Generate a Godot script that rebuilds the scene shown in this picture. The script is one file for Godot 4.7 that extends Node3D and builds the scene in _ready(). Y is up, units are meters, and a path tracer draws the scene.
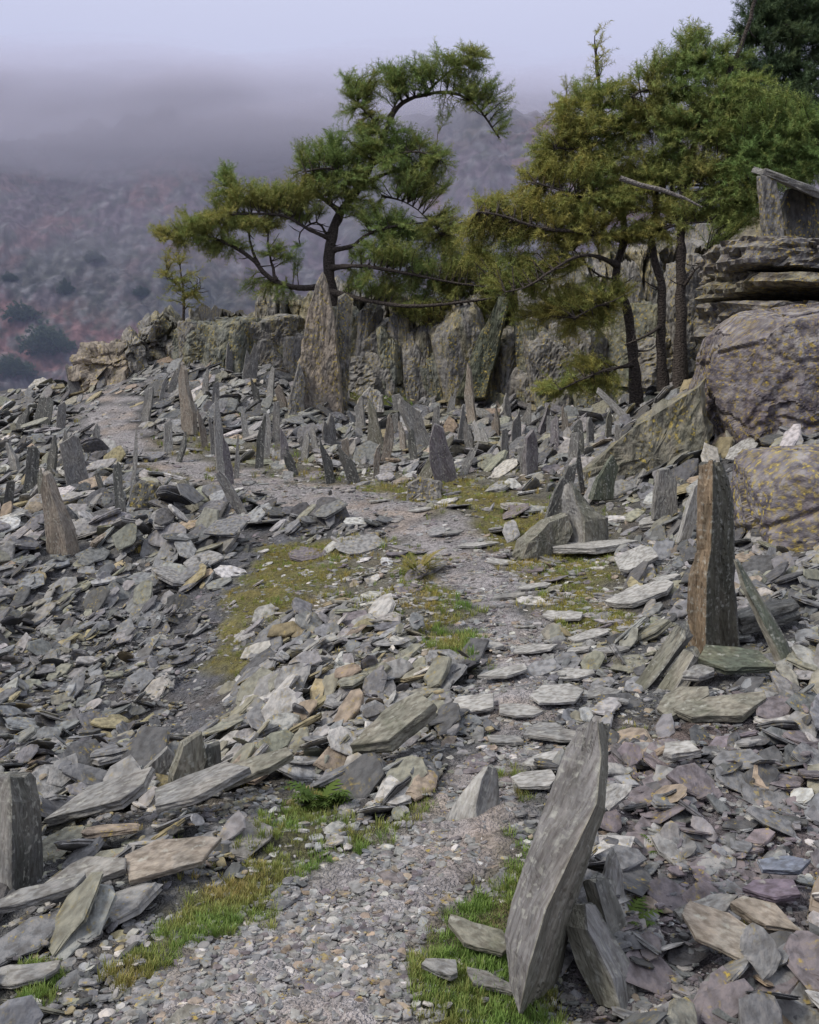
extends Node3D
# A slate hillside: footpath through scree, standing slates, wind-bent conifers, a crag band and a fell going up into cloud.

const FOCAL := 1004.9            # pixels; vertical fov 54 degrees over 1024 pixels
const EYE := Vector3(0, 1.6, 0)
var cp: float
var sp: float
var rng := RandomNumberGenerator.new()
var T := {}                      # textures
var M := {}                      # materials
var n_ground := FastNoiseLite.new()
var n_fine := FastNoiseLite.new()
var n_rock := FastNoiseLite.new()
var n_col := FastNoiseLite.new()
var n_cell := FastNoiseLite.new()
var n_crack := FastNoiseLite.new()
var taken := {}


func _ready() -> void:
	rng.seed = 20417
	cp = cos(atan(132.0 / FOCAL))
	sp = sin(atan(132.0 / FOCAL))
	air_and_light()
	noises()
	textures()
	materials()
	fit_terrain()
	zones()
	ground()
	fell()
	cliff_band()
	outcrops()
	hero_stones()
	standing_stones()
	scree()
	trees()
	plants()
	write_labels()


# ------------------------------------------------------------------ camera, sky, light
func air_and_light() -> void:
	var cam := Camera3D.new()
	cam.name = "camera"
	add_child(cam)
	cam.fov = 54.0
	cam.near = 0.05
	cam.far = 3000.0
	cam.position = EYE
	cam.rotation = Vector3(-atan(132.0 / FOCAL), 0, 0)
	cam.current = true
	var env := Environment.new()
	env.background_mode = Environment.BG_SKY
	var sky := Sky.new()
	var sm := ProceduralSkyMaterial.new()
	sm.sky_top_color = lin(0.86, 0.90, 1.0)
	sm.sky_horizon_color = lin(0.21, 0.215, 0.36)
	sm.sky_curve = 0.6
	sm.ground_bottom_color = Color(0.2, 0.2, 0.2)
	sm.ground_horizon_color = Color(0.45, 0.45, 0.5)
	sm.sky_energy_multiplier = 1.0
	sky.sky_material = sm
	env.sky = sky
	env.background_energy_multiplier = 0.82
	env.tonemap_mode = Environment.TONE_MAPPER_LINEAR
	env.tonemap_exposure = 1.85
	env.sdfgi_enabled = true
	env.ssao_enabled = true
	env.ssil_enabled = true
	env.volumetric_fog_enabled = true
	env.volumetric_fog_density = 0.0
	var we := WorldEnvironment.new()
	we.name = "world_environment"
	we.environment = env
	add_child(we)
	var sun := DirectionalLight3D.new()
	sun.name = "overcast_sun"
	sun.light_energy = 0.5
	sun.light_color = Color(1.0, 0.97, 0.93)
	sun.light_angular_distance = 14.0
	sun.shadow_enabled = true
	add_child(sun)
	sun.look_at_from_position(Vector3(-8, 10.5, 3), Vector3.ZERO)


func noises() -> void:
	var k := 0
	for n: FastNoiseLite in [n_ground, n_fine, n_rock, n_col]:
		n.seed = 11 + k * 7
		n.noise_type = FastNoiseLite.TYPE_SIMPLEX_SMOOTH
		n.fractal_type = FastNoiseLite.FRACTAL_FBM
		n.fractal_octaves = 4
		n.frequency = 1.0
		k += 1
	n_ground.frequency = 0.9
	n_ground.fractal_octaves = 3
	n_cell.seed = 5
	n_cell.noise_type = FastNoiseLite.TYPE_CELLULAR
	n_cell.fractal_type = FastNoiseLite.FRACTAL_NONE
	n_cell.cellular_return_type = FastNoiseLite.RETURN_CELL_VALUE
	n_cell.frequency = 1.0
	n_crack.seed = 5
	n_crack.noise_type = FastNoiseLite.TYPE_CELLULAR
	n_crack.fractal_type = FastNoiseLite.FRACTAL_NONE
	n_crack.cellular_return_type = FastNoiseLite.RETURN_DISTANCE2_SUB
	n_crack.frequency = 1.0


# ------------------------------------------------------------------ textures and materials
func lin(r: float, g: float, b: float) -> Color:
	return Color(r, g, b).linear_to_srgb()


func noise_tex(size: int, freq: float, octaves: int, ramp: Array, seed_: int, cellular := 0) -> NoiseTexture2D:
	var n := FastNoiseLite.new()
	n.seed = seed_
	n.frequency = freq
	if cellular:
		n.noise_type = FastNoiseLite.TYPE_CELLULAR
		n.cellular_return_type = FastNoiseLite.RETURN_DISTANCE if cellular == 1 else FastNoiseLite.RETURN_CELL_VALUE
		n.fractal_type = FastNoiseLite.FRACTAL_FBM if octaves > 1 else FastNoiseLite.FRACTAL_NONE
	else:
		n.noise_type = FastNoiseLite.TYPE_SIMPLEX_SMOOTH
		n.fractal_type = FastNoiseLite.FRACTAL_FBM
	n.fractal_octaves = octaves
	var t := NoiseTexture2D.new()
	t.width = size
	t.height = size
	t.seamless = true
	t.noise = n
	if ramp.size():
		var g := Gradient.new()
		var offs := PackedFloat32Array()
		var cols := PackedColorArray()
		for r in ramp:
			offs.append(r[0])
			cols.append(r[1])
		g.offsets = offs
		g.colors = cols
		t.color_ramp = g
	return t


func textures() -> void:
	var g := func(v: float, w := 0.0): return Color(v + w, v, v - w)
	T.grain = noise_tex(512, 0.012, 7, [[0.0, g.call(0.6, 0.02)], [0.38, g.call(0.8, 0.01)], [0.5, g.call(0.88, 0.0)], [0.62, g.call(0.96, 0.015)], [1.0, g.call(1.0, 0.02)]], 3)
	T.streak = noise_tex(512, 0.016, 7, [[0.0, g.call(0.68, 0.02)], [0.4, g.call(0.84, 0.01)], [0.55, g.call(0.93, 0.0)], [1.0, g.call(1.0, 0.015)]], 53)
	T.bump = noise_tex(512, 0.02, 6, [], 9)
	T.bump_fine = noise_tex(512, 0.06, 5, [], 19)
	T.lichen = noise_tex(512, 0.022, 5, [[0.0, Color(0.5, 0.44, 0.2, 0)], [0.62, Color(0.5, 0.44, 0.22, 0)], [0.655, Color(0.55, 0.5, 0.25, 0.8)], [0.75, Color(0.66, 0.58, 0.26, 0.95)], [1.0, Color(0.74, 0.68, 0.42, 1)]], 23)
	T.lichen_thin = noise_tex(512, 0.025, 5, [[0.0, Color(0.5, 0.44, 0.2, 0)], [0.62, Color(0.5, 0.44, 0.2, 0)], [0.66, Color(0.58, 0.5, 0.2, 0.9)], [1.0, Color(0.74, 0.64, 0.22, 1)]], 29)
	T.pale_spots = noise_tex(512, 0.025, 5, [[0.0, Color(0.6, 0.6, 0.56, 0)], [0.58, Color(0.6, 0.6, 0.56, 0)], [0.66, Color(0.62, 0.62, 0.58, 0.55)], [1.0, Color(0.68, 0.68, 0.64, 0.8)]], 41)
	T.blotch = noise_tex(512, 0.01, 7, [[0.0, Color(0.5, 0.48, 0.5)], [0.38, Color(0.68, 0.66, 0.68)], [0.52, Color(0.82, 0.8, 0.81)], [0.64, Color(0.96, 0.95, 0.93)], [1.0, Color(1, 1, 0.97)]], 43)
	T.patch = noise_tex(256, 0.008, 4, [[0.0, Color.BLACK], [0.48, Color.BLACK], [0.6, Color.WHITE], [1.0, Color.WHITE]], 31)
	T.patch_wide = noise_tex(256, 0.012, 4, [[0.0, Color(0.1, 0.1, 0.1)], [0.35, Color(0.1, 0.1, 0.1)], [0.5, Color.WHITE], [1.0, Color.WHITE]], 37)
	T.patch_few = noise_tex(256, 0.01, 4, [[0.0, Color.BLACK], [0.66, Color.BLACK], [0.78, Color(0.7, 0.7, 0.7)], [1.0, Color.WHITE]], 33)
	T.gravel = noise_tex(512, 0.05, 3, [[0.0, g.call(0.55)], [0.35, g.call(0.8)], [0.7, g.call(0.98)], [1.0, g.call(1.0)]], 13, 2)
	T.fell = noise_tex(1024, 0.02, 8, [[0.0, g.call(0.6)], [0.42, g.call(0.8)], [0.52, g.call(0.88)], [0.64, g.call(1.0)], [1.0, g.call(1.0)]], 17)


func tri_mat(scale: float, world := true) -> StandardMaterial3D:
	var m := StandardMaterial3D.new()
	m.uv1_triplanar = true
	m.uv1_world_triplanar = world
	m.uv1_scale = Vector3.ONE * scale
	m.uv1_triplanar_sharpness = 3.0
	m.roughness = 0.72
	m.metallic_specular = 0.4
	return m


const TONES := {
	"blue grey": [0.172, 0.176, 0.180],
	"grey": [0.25, 0.251, 0.245],
	"pale grey": [0.42, 0.415, 0.395],
	"purple grey": [0.168, 0.15, 0.158],
	"brown": [0.29, 0.24, 0.185],
	"dark": [0.09, 0.092, 0.094],
	"ochre": [0.27, 0.235, 0.14],
	"olive grey": [0.225, 0.225, 0.18],
}


func materials() -> void:
	var m := tri_mat(2.6)
	m.albedo_texture = T.grain
	m.vertex_color_use_as_albedo = true
	m.heightmap_enabled = true
	m.heightmap_texture = T.bump
	m.heightmap_scale = 0.7
	m.detail_enabled = true
	m.detail_albedo = T.lichen_thin
	m.detail_mask = T.patch_few
	m.detail_uv_layer = BaseMaterial3D.DETAIL_UV_2
	m.uv2_triplanar = true
	m.uv2_world_triplanar = true
	m.uv2_scale = Vector3.ONE * 3.1
	M.slate_loose = m
	m = tri_mat(1.0, false)                      # grain runs along the stone
	m.uv1_scale = Vector3(7.0, 1.5, 7.0)
	m.albedo_texture = T.streak
	m.vertex_color_use_as_albedo = true
	m.heightmap_enabled = true
	m.heightmap_texture = T.bump
	m.heightmap_scale = 0.6
	m.detail_enabled = true
	m.detail_albedo = T.pale_spots
	m.detail_mask = T.patch
	m.detail_uv_layer = BaseMaterial3D.DETAIL_UV_2
	m.uv2_triplanar = true
	m.uv2_scale = Vector3.ONE * 2.4
	M.slate = m
	m = m.duplicate()
	m.uv1_scale = Vector3(2.4, 5.0, 5.0)
	m.heightmap_scale = 0.5
	m.detail_mask = T.patch_few
	M.slate_flat = m
	m = tri_mat(1.0, false)
	m.uv1_scale = Vector3(1.6, 0.7, 1.6)
	m.albedo_texture = T.grain
	m.vertex_color_use_as_albedo = true
	m.heightmap_enabled = true
	m.heightmap_texture = T.bump
	m.heightmap_scale = 3.0
	m.detail_enabled = true
	m.detail_albedo = T.lichen
	m.detail_mask = T.patch
	m.detail_uv_layer = BaseMaterial3D.DETAIL_UV_2
	m.uv2_triplanar = true
	m.uv2_scale = Vector3.ONE * 1.5
	M.rock = m
	m = m.duplicate()
	m.uv1_world_triplanar = true
	m.uv2_world_triplanar = true
	m.uv1_scale = Vector3(1.3, 0.8, 1.3)
	m.heightmap_scale = 2.5
	M.cliff = m
	m = M.rock.duplicate()
	m.uv1_scale = Vector3(1.5, 1.5, 1.5)
	m.heightmap_scale = 1.6
	m.albedo_texture = T.blotch
	m.detail_albedo = T.lichen_thin
	m.detail_mask = T.patch_wide
	M.lichen_rock = m
	m = m.duplicate()
	m.detail_albedo = T.lichen
	m.detail_mask = null
	M.crusted_rock = m
	for k in TONES:
		m = M.slate_loose.duplicate()
		m.vertex_color_use_as_albedo = false
		m.albedo_color = lin(TONES[k][0], TONES[k][1], TONES[k][2])
		M["slate " + k] = m
	m = tri_mat(1.0)
	m.albedo_texture = T.gravel
	m.vertex_color_use_as_albedo = true
	m.heightmap_enabled = true
	m.heightmap_texture = T.bump_fine
	m.heightmap_scale = 2.2
	m.uv1_scale = Vector3.ONE * 2.0
	m.roughness = 0.9
	M.ground = m
	m = tri_mat(0.017)
	m.albedo_texture = T.fell
	m.vertex_color_use_as_albedo = true
	m.roughness = 0.95
	m.metallic_specular = 0.2
	M.fell = m
	m = tri_mat(3.0)
	m.albedo_texture = T.grain
	m.albedo_color = lin(0.085, 0.072, 0.062)
	m.heightmap_enabled = true
	m.heightmap_texture = T.bump
	m.heightmap_scale = 3.0
	m.roughness = 0.9
	M.bark = m
	m = m.duplicate()
	m.albedo_color = lin(0.30, 0.28, 0.26)
	M.dead_wood = m
	m = StandardMaterial3D.new()
	m.vertex_color_use_as_albedo = true
	m.roughness = 0.75
	m.metallic_specular = 0.25
	m.cull_mode = BaseMaterial3D.CULL_DISABLED
	m.backlight_enabled = true
	m.backlight = Color(0.55, 0.6, 0.4)
	M.leaf = m
	m = StandardMaterial3D.new()
	m.vertex_color_use_as_albedo = true
	m.roughness = 0.9
	m.metallic_specular = 0.2
	M.moss = m


# ------------------------------------------------------------------ pixels to places, used to survey the photograph
func ray(px: float, py: float) -> Vector3:
	var u := (px - 409.5) / FOCAL
	var v := (512.0 - py) / FOCAL
	return Vector3(u, v * cp - sp, -(cp + v * sp))


func at(px: float, py: float, d: float) -> Vector3:
	var r := ray(px, py)
	return EYE + r * (d / -r.z)


func seen(p: Vector3) -> Vector2:
	var q := p - EYE
	var f := -q.z * cp - q.y * sp
	var y := q.y * cp - q.z * sp
	return Vector2(409.5 + FOCAL * q.x / f, 512.0 - FOCAL * y / f)


# ------------------------------------------------------------------ terrain: thin plate spline through surveyed points
const SURVEY := [
	[300, 1024, 2.35], [60, 1024, 2.4], [600, 1024, 2.4], [800, 1024, 2.45], [400, 900, 2.95], [470, 800, 3.6], [540, 700, 4.6], [500, 620, 6.2], [470, 560, 7.8],
	[400, 515, 9.6], [300, 490, 11.5], [220, 478, 12.6], [140, 455, 14.2], [110, 420, 16.8], [95, 390, 20.2],
	[700, 900, 2.9], [819, 800, 3.45], [819, 700, 4.35], [715, 655, 4.95], [819, 620, 5.3], [819, 552, 6.5], [650, 600, 6.3], [700, 520, 8.0], [600, 480, 10.2], [620, 530, 8.4],
	[560, 560, 7.9], [640, 412, 14.2], [760, 440, 9.6], [600, 760, 3.9], [600, 850, 3.2],
	[0, 1000, 2.5], [0, 905, 3.0], [120, 900, 2.95], [60, 760, 4.8], [60, 700, 6.2], [150, 740, 5.5], [60, 620, 8.0], [0, 560, 9.1], [240, 565, 8.8], [270, 535, 9.7],
	[150, 640, 7.4], [0, 520, 10.6], [0, 480, 13.0], [0, 430, 17.5], [50, 400, 20.5], [0, 392, 23.0], [190, 690, 6.2], [200, 610, 7.6],
	[300, 640, 6.3], [400, 620, 6.3], [260, 720, 5.1], [350, 740, 4.5], [330, 800, 3.75], [200, 825, 3.5], [200, 870, 3.15], [420, 690, 4.8], [430, 740, 4.15],
	[200, 420, 16.2], [200, 450, 14.5], [230, 382, 19.0], [150, 366, 20.5], [400, 480, 12.0], [500, 450, 14.0], [350, 440, 15.2], [350, 412, 17.2], [500, 415, 17.5],
	[450, 404, 18.5], [280, 384, 19.2], [560, 432, 15.0], [600, 420, 15.6], [700, 385, 13.6], [819, 340, 14.5], [300, 560, 8.6], [340, 600, 7.2],
]
const EXTRA := [[-14.0, 3.0, -1.2], [-16.0, 12.0, -1.5], [-17.0, 20.0, 0.2], [10.0, 3.0, 1.2], [12.0, 12.0, 3.6], [12.0, 20.0, 4.0], [-2.0, 25.0, 2.6], [5.0, 25.0, 3.4], [-10.0, 26.0, 0.6], [0.0, 0.5, 0.0], [0.0, -2.0, 0.0], [4.0, 0.0, 0.2], [-4.0, 0.0, -0.1]]
const TX0 := -18.0
const TD0 := -3.0
const TS := 0.2
const TNX := 161
const TND := 156
var tps := PackedFloat32Array()
const GX0 := -9.6
const GD0 := 1.2
const GS := 0.05
const GNX := 384
const GND := 410
var pile := PackedFloat32Array()    # surface height as stones come to rest on it
var zone := PackedByteArray()


func fit_terrain() -> void:
	var p := PackedVector3Array()
	for s in SURVEY:
		var q := at(s[0], s[1], s[2])
		p.append(Vector3(q.x, q.y, -q.z))
	for s in EXTRA:
		p.append(Vector3(s[0], s[2], s[1]))
	var n := p.size()
	var k := n + 3
	var a := []
	for i in n:
		var row := PackedFloat64Array()
		row.resize(k + 1)
		for j in n:
			var r2 := (p[i].x - p[j].x) ** 2 + (p[i].z - p[j].z) ** 2
			row[j] = 0.5 * r2 * log(r2) if r2 > 1e-9 else 0.12
		row[n] = 1.0
		row[n + 1] = p[i].x
		row[n + 2] = p[i].z
		row[k] = p[i].y
		a.append(row)
	for e in 3:
		var row := PackedFloat64Array()
		row.resize(k + 1)
		for j in n:
			row[j] = [1.0, p[j].x, p[j].z][e]
		a.append(row)
	for i in k:
		var best := i
		for j in range(i + 1, k):
			if absf(a[j][i]) > absf(a[best][i]):
				best = j
		var swap = a[i]
		a[i] = a[best]
		a[best] = swap
		var ri: PackedFloat64Array = a[i]
		for j in range(i + 1, k):
			var rj: PackedFloat64Array = a[j]
			var f := rj[i] / ri[i]
			if f != 0.0:
				for c in range(i, k + 1):
					rj[c] -= f * ri[c]
				a[j] = rj
	var w := PackedFloat64Array()
	w.resize(k)
	for i in range(k - 1, -1, -1):
		var s: float = a[i][k]
		for j in range(i + 1, k):
			s -= a[i][j] * w[j]
		w[i] = s / a[i][i]
	tps.resize(TNX * TND)
	for iz in TND:
		var d := TD0 + iz * TS
		for ix in TNX:
			var x := TX0 + ix * TS
			var h := w[n] + w[n + 1] * x + w[n + 2] * d
			for j in n:
				var r2 := (x - p[j].x) ** 2 + (d - p[j].z) ** 2
				if r2 > 1e-9:
					h += w[j] * 0.5 * r2 * log(r2)
			tps[iz * TNX + ix] = h
	pile.resize(GNX * GND)
	for iz in GND:
		for ix in GNX:
			pile[iz * GNX + ix] = land(GX0 + ix * GS, GD0 + iz * GS)


func land(x: float, d: float) -> float:
	var fx := clampf((x - TX0) / TS, 0.0, TNX - 1.001)
	var fz := clampf((d - TD0) / TS, 0.0, TND - 1.001)
	var ix := int(fx)
	var iz := int(fz)
	fx -= ix
	fz -= iz
	var k := iz * TNX + ix
	var h := lerpf(lerpf(tps[k], tps[k + 1], fx), lerpf(tps[k + TNX], tps[k + TNX + 1], fx), fz)
	return h + n_ground.get_noise_2d(x, d) * 0.05


func rest(x: float, d: float) -> float:
	var ix := int((x - GX0) / GS)
	var iz := int((d - GD0) / GS)
	if ix < 0 or iz < 0 or ix >= GNX or iz >= GND:
		return land(x, d)
	return pile[iz * GNX + ix]


func zone_at(x: float, d: float) -> int:
	var ix := int((x - GX0) / GS)
	var iz := int((d - GD0) / GS)
	if ix < 0 or iz < 0 or ix >= GNX or iz >= GND:
		return 0
	return zone[iz * GNX + ix]


func hit(px: float, py: float) -> Vector3:
	var r := ray(px, py)
	r /= -r.z
	var d := 1.6
	while d < 26.0:
		var p := EYE + r * d
		if p.y < land(p.x, d):
			return Vector3(p.x, land(p.x, d), -d)
		d += 0.04
	return EYE + r * 22.0


enum { SCREE, PATH, GRASS, MOSS, GULLY, MOUND, PURPLE, MIXED, HOLLOW }
const ZONES := [
	[HOLLOW, [[0, 575], [60, 565], [160, 575], [230, 605], [205, 660], [175, 740], [120, 765], [60, 775], [0, 765]]],
	[MOUND, [[260, 650], [330, 600], [430, 600], [450, 690], [440, 760], [330, 790], [220, 830], [60, 860], [0, 900], [0, 860], [180, 780], [240, 700]]],
	[PURPLE, [[620, 740], [819, 680], [819, 1060], [560, 1060], [600, 900]]],
	[MIXED, [[130, 440], [240, 430], [330, 460], [420, 470], [540, 470], [620, 500], [640, 600], [560, 640], [520, 580], [440, 520], [330, 500], [230, 500], [140, 490]]],
	[MIXED, [[300, 560], [400, 540], [460, 600], [440, 650], [330, 610], [240, 640]]],
	[GULLY, [[255, 520], [228, 560], [200, 600], [178, 660], [140, 755], [195, 745], [222, 690], [250, 630], [255, 570], [290, 530]]],
	[MOSS, [[205, 690], [232, 600], [250, 565], [290, 538], [325, 545], [318, 590], [280, 610], [250, 630], [235, 670]]],
	[MOSS, [[305, 560], [335, 545], [340, 590], [315, 610]]],
	[MOSS, [[395, 555], [430, 548], [452, 580], [460, 630], [458, 672], [440, 660], [430, 610], [400, 590]]],
	[MOSS, [[345, 486], [430, 484], [520, 500], [560, 530], [610, 560], [600, 590], [560, 600], [530, 570], [490, 530], [430, 503], [350, 497]]],
	[MOSS, [[560, 600], [640, 610], [620, 640], [560, 640]]],
	[PATH, [[100, 1060], [130, 985], [220, 935], [310, 890], [370, 850], [425, 805], [455, 770], [490, 740], [488, 690], [478, 640], [468, 600], [450, 570], [400, 545], [330, 515], [260, 500], [220, 488], [170, 472], [110, 455], [82, 440], [85, 405], [96, 386], [128, 386], [130, 420], [150, 445], [200, 465], [270, 478], [350, 488], [420, 505], [480, 535], [520, 580], [545, 640], [552, 700], [540, 760], [505, 800], [498, 860], [440, 925], [395, 1060]]],
	[GRASS, [[130, 955], [165, 905], [240, 870], [300, 840], [410, 812], [395, 838], [310, 880], [220, 935], [150, 960]]],
	[GRASS, [[225, 850], [290, 812], [345, 800], [340, 825], [270, 850], [230, 862]]],
	[GRASS, [[405, 1060], [430, 945], [470, 900], [495, 870], [500, 835], [520, 830], [518, 900], [540, 970], [560, 1060]]],
	[GRASS, [[110, 985], [150, 960], [165, 985], [130, 1010]]],
	[GRASS, [[0, 985], [40, 965], [50, 990], [20, 1030], [0, 1030]]],
	[GRASS, [[498, 775], [518, 772], [520, 805], [500, 808]]],
	[GRASS, [[440, 620], [462, 600], [470, 650], [455, 680]]],
	[GRASS, [[400, 385], [340, 388], [335, 405], [420, 410]]],
]


func zones() -> void:
	zone.resize(GNX * GND)
	for z in ZONES:
		var poly := PackedVector2Array()
		for q in z[1]:
			var p := hit(q[0], q[1])
			poly.append(Vector2(p.x, -p.z))
		var lo := poly[0]
		var hi := poly[0]
		for q in poly:
			lo = lo.min(q)
			hi = hi.max(q)
		lo -= Vector2(0.4, 0.4)
		hi += Vector2(0.4, 0.4)
		for iz in range(maxi(0, int((lo.y - GD0) / GS)), mini(GND, int((hi.y - GD0) / GS) + 1)):
			for ix in range(maxi(0, int((lo.x - GX0) / GS)), mini(GNX, int((hi.x - GX0) / GS) + 1)):
				var q := Vector2(GX0 + ix * GS, GD0 + iz * GS)
				var amp := 0.05 * q.y
				q += Vector2(n_fine.get_noise_2d(q.x * 1.5, q.y * 1.5), n_fine.get_noise_2d(q.x * 1.5 + 50.0, q.y * 1.5)) * amp
				if Geometry2D.is_point_in_polygon(q, poly):
					zone[iz * GNX + ix] = z[0]


# ------------------------------------------------------------------ mesh building
class Shape:
	var v := PackedVector3Array()
	var n := PackedVector3Array()
	var c := PackedColorArray()

	func tri(a: Vector3, b: Vector3, d: Vector3, ca: Color, cb: Color, cd: Color) -> void:
		var m := (d - a).cross(b - a)
		if m.length_squared() < 1e-18:
			return
		m = m.normalized()
		v.append(a); v.append(b); v.append(d)
		n.append(m); n.append(m); n.append(m)
		c.append(ca); c.append(cb); c.append(cd)

	func smooth_tri(a: Vector3, b: Vector3, d: Vector3, na: Vector3, nb: Vector3, nd: Vector3, col: Color) -> void:
		v.append(a); v.append(b); v.append(d)
		n.append(na); n.append(nb); n.append(nd)
		c.append(col); c.append(col); c.append(col)

	# p: rows of points in order, each row a ring when closed
	func rows(p: Array, col: Array, closed: bool) -> void:
		for i in p.size() - 1:
			var a: PackedVector3Array = p[i]
			var b: PackedVector3Array = p[i + 1]
			var ca: PackedColorArray = col[i]
			var cb: PackedColorArray = col[i + 1]
			var k := a.size()
			for j in (k if closed else k - 1):
				var l := (j + 1) % k
				tri(a[j], b[j], a[l], ca[j], cb[j], ca[l])
				tri(a[l], b[j], b[l], ca[l], cb[j], cb[l])

	# turns the whole shape so that its faces look along the given way (Vector3.ZERO: outwards from its middle)
	func turned(way := Vector3.ZERO) -> Shape:
		var mid := Vector3.ZERO
		for p in v:
			mid += p
		mid /= maxf(1.0, v.size())
		var sum := 0.0
		for i in range(0, v.size(), 3):
			var area := (v[i + 2] - v[i]).cross(v[i + 1] - v[i])
			sum += area.dot(way if way != Vector3.ZERO else v[i] - mid)
		if sum < 0.0:
			for i in range(0, v.size(), 3):
				var t := v[i + 1]
				v[i + 1] = v[i + 2]
				v[i + 2] = t
				var k := c[i + 1]
				c[i + 1] = c[i + 2]
				c[i + 2] = k
			for i in n.size():
				n[i] = -n[i]
		return self

	func mesh(m: Material) -> ArrayMesh:
		var arrays := []
		arrays.resize(Mesh.ARRAY_MAX)
		arrays[Mesh.ARRAY_VERTEX] = v
		arrays[Mesh.ARRAY_NORMAL] = n
		arrays[Mesh.ARRAY_COLOR] = c
		var am := ArrayMesh.new()
		am.add_surface_from_arrays(Mesh.PRIMITIVE_TRIANGLES, arrays)
		am.surface_set_material(0, m)
		return am


func numbered(called: String) -> String:
	if not taken.has(called):
		taken[called] = 0
		return called
	taken[called] += 1
	return "%s_%03d" % [called, taken[called]]


func put(mesh: Mesh, called: String, parent: Node3D, m: Material = null) -> MeshInstance3D:
	var o := MeshInstance3D.new()
	o.mesh = mesh
	if m:
		o.material_override = m
	o.name = numbered(called) if parent == self else called
	parent.add_child(o, true)
	return o


func base(called: String, where: Vector3) -> Node3D:
	var o := Node3D.new()
	o.name = numbered(called)
	add_child(o)
	o.position = where
	return o


func tag(o: Node, label: String, category: String, group := "", kind := "") -> void:
	if label:
		o.set_meta("label", label)
	if category:
		o.set_meta("category", category)
	if group:
		o.set_meta("group", group)
	if kind:
		o.set_meta("kind", kind)


# ------------------------------------------------------------------ ground and fell
const ZONE_COLOUR := {
	SCREE: [0.11, 0.11, 0.11], HOLLOW: [0.10, 0.10, 0.104], PATH: [0.35, 0.328, 0.322], GRASS: [0.10, 0.095, 0.045], MOSS: [0.17, 0.155, 0.055],
	GULLY: [0.13, 0.132, 0.142], MOUND: [0.13, 0.128, 0.12], PURPLE: [0.13, 0.115, 0.118], MIXED: [0.16, 0.15, 0.115],
}


func ground_colour(x: float, d: float) -> Color:
	var s := Color(0, 0, 0)
	for o in [[0.0, 0.0], [0.07, 0.03], [-0.05, 0.07], [0.02, -0.08]]:
		var k: Array = ZONE_COLOUR[zone_at(x + o[0], d + o[1])]
		s += Color(k[0], k[1], k[2]) * 0.25
	var v := 1.0 + 0.45 * n_col.get_noise_2d(x * 2.3, d * 2.3)
	var brown := clampf(n_col.get_noise_2d(x * 1.1 + 30.0, d * 1.1) * 1.6, 0.0, 1.0)
	return Color(s.r * v * (1.0 + 0.14 * brown), s.g * v, s.b * v * (1.0 - 0.16 * brown), 1)


func ground() -> void:
	var s := Shape.new()
	var rows := []
	var cols := []
	var d := 0.6
	var depths := PackedFloat32Array()
	while d < 27.8:
		depths.append(d)
		d += maxf(0.035, 0.0085 * d)
	for dd in depths:
		var r := PackedVector3Array()
		var c := PackedColorArray()
		var half := 0.56 * dd + 2.2
		for i in 241:
			var x := lerpf(-half, half, i / 240.0)
			var h := land(x, dd) + n_fine.get_noise_2d(x * 4.0, dd * 4.0) * 0.02 + n_fine.get_noise_2d(x * 14.0, dd * 14.0) * 0.008
			r.append(Vector3(x, h, -dd))
			c.append(ground_colour(x, dd))
		rows.append(r)
		cols.append(c)
	s.rows(rows, cols, false)
	var o := put(s.turned(Vector3.UP).mesh(M.ground), "ground", self)
	tag(o, "stony ground of slate chips, soil and trodden gravel", "ground", "", "structure")


func fell_height(x: float, d: float) -> float:
	var q := d + 14.0 * n_ground.get_noise_2d(x * 0.012, 3.0) + 0.12 * x
	var up := smoothstep(90.0, 190.0, q) * maxf(0.0, q - 150.0) * 0.85
	var ridge := 62.0 - 0.06 * x + 8.0 * n_ground.get_noise_2d(x * 0.008, 7.0)
	up = ridge + (up - ridge) * 0.08 if up > ridge else up
	var gully := absf(n_ground.get_noise_2d(x * 0.022 + 0.012 * up, up * 0.008)) * 9.0          # gullies run down the slope
	var crag := absf(n_rock.get_noise_2d(x * 0.045, d * 0.03)) * 9.0 * smoothstep(-0.1, 0.25, n_col.get_noise_2d(x * 0.012 + 5.0, d * 0.02))
	var rough := 1.3 * n_rock.get_noise_2d(x * 0.09, d * 0.09) + 0.5 * n_rock.get_noise_2d(x * 0.3, d * 0.3)
	return -9.0 + up + (gully + crag + rough) * smoothstep(110.0, 175.0, q)


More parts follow.
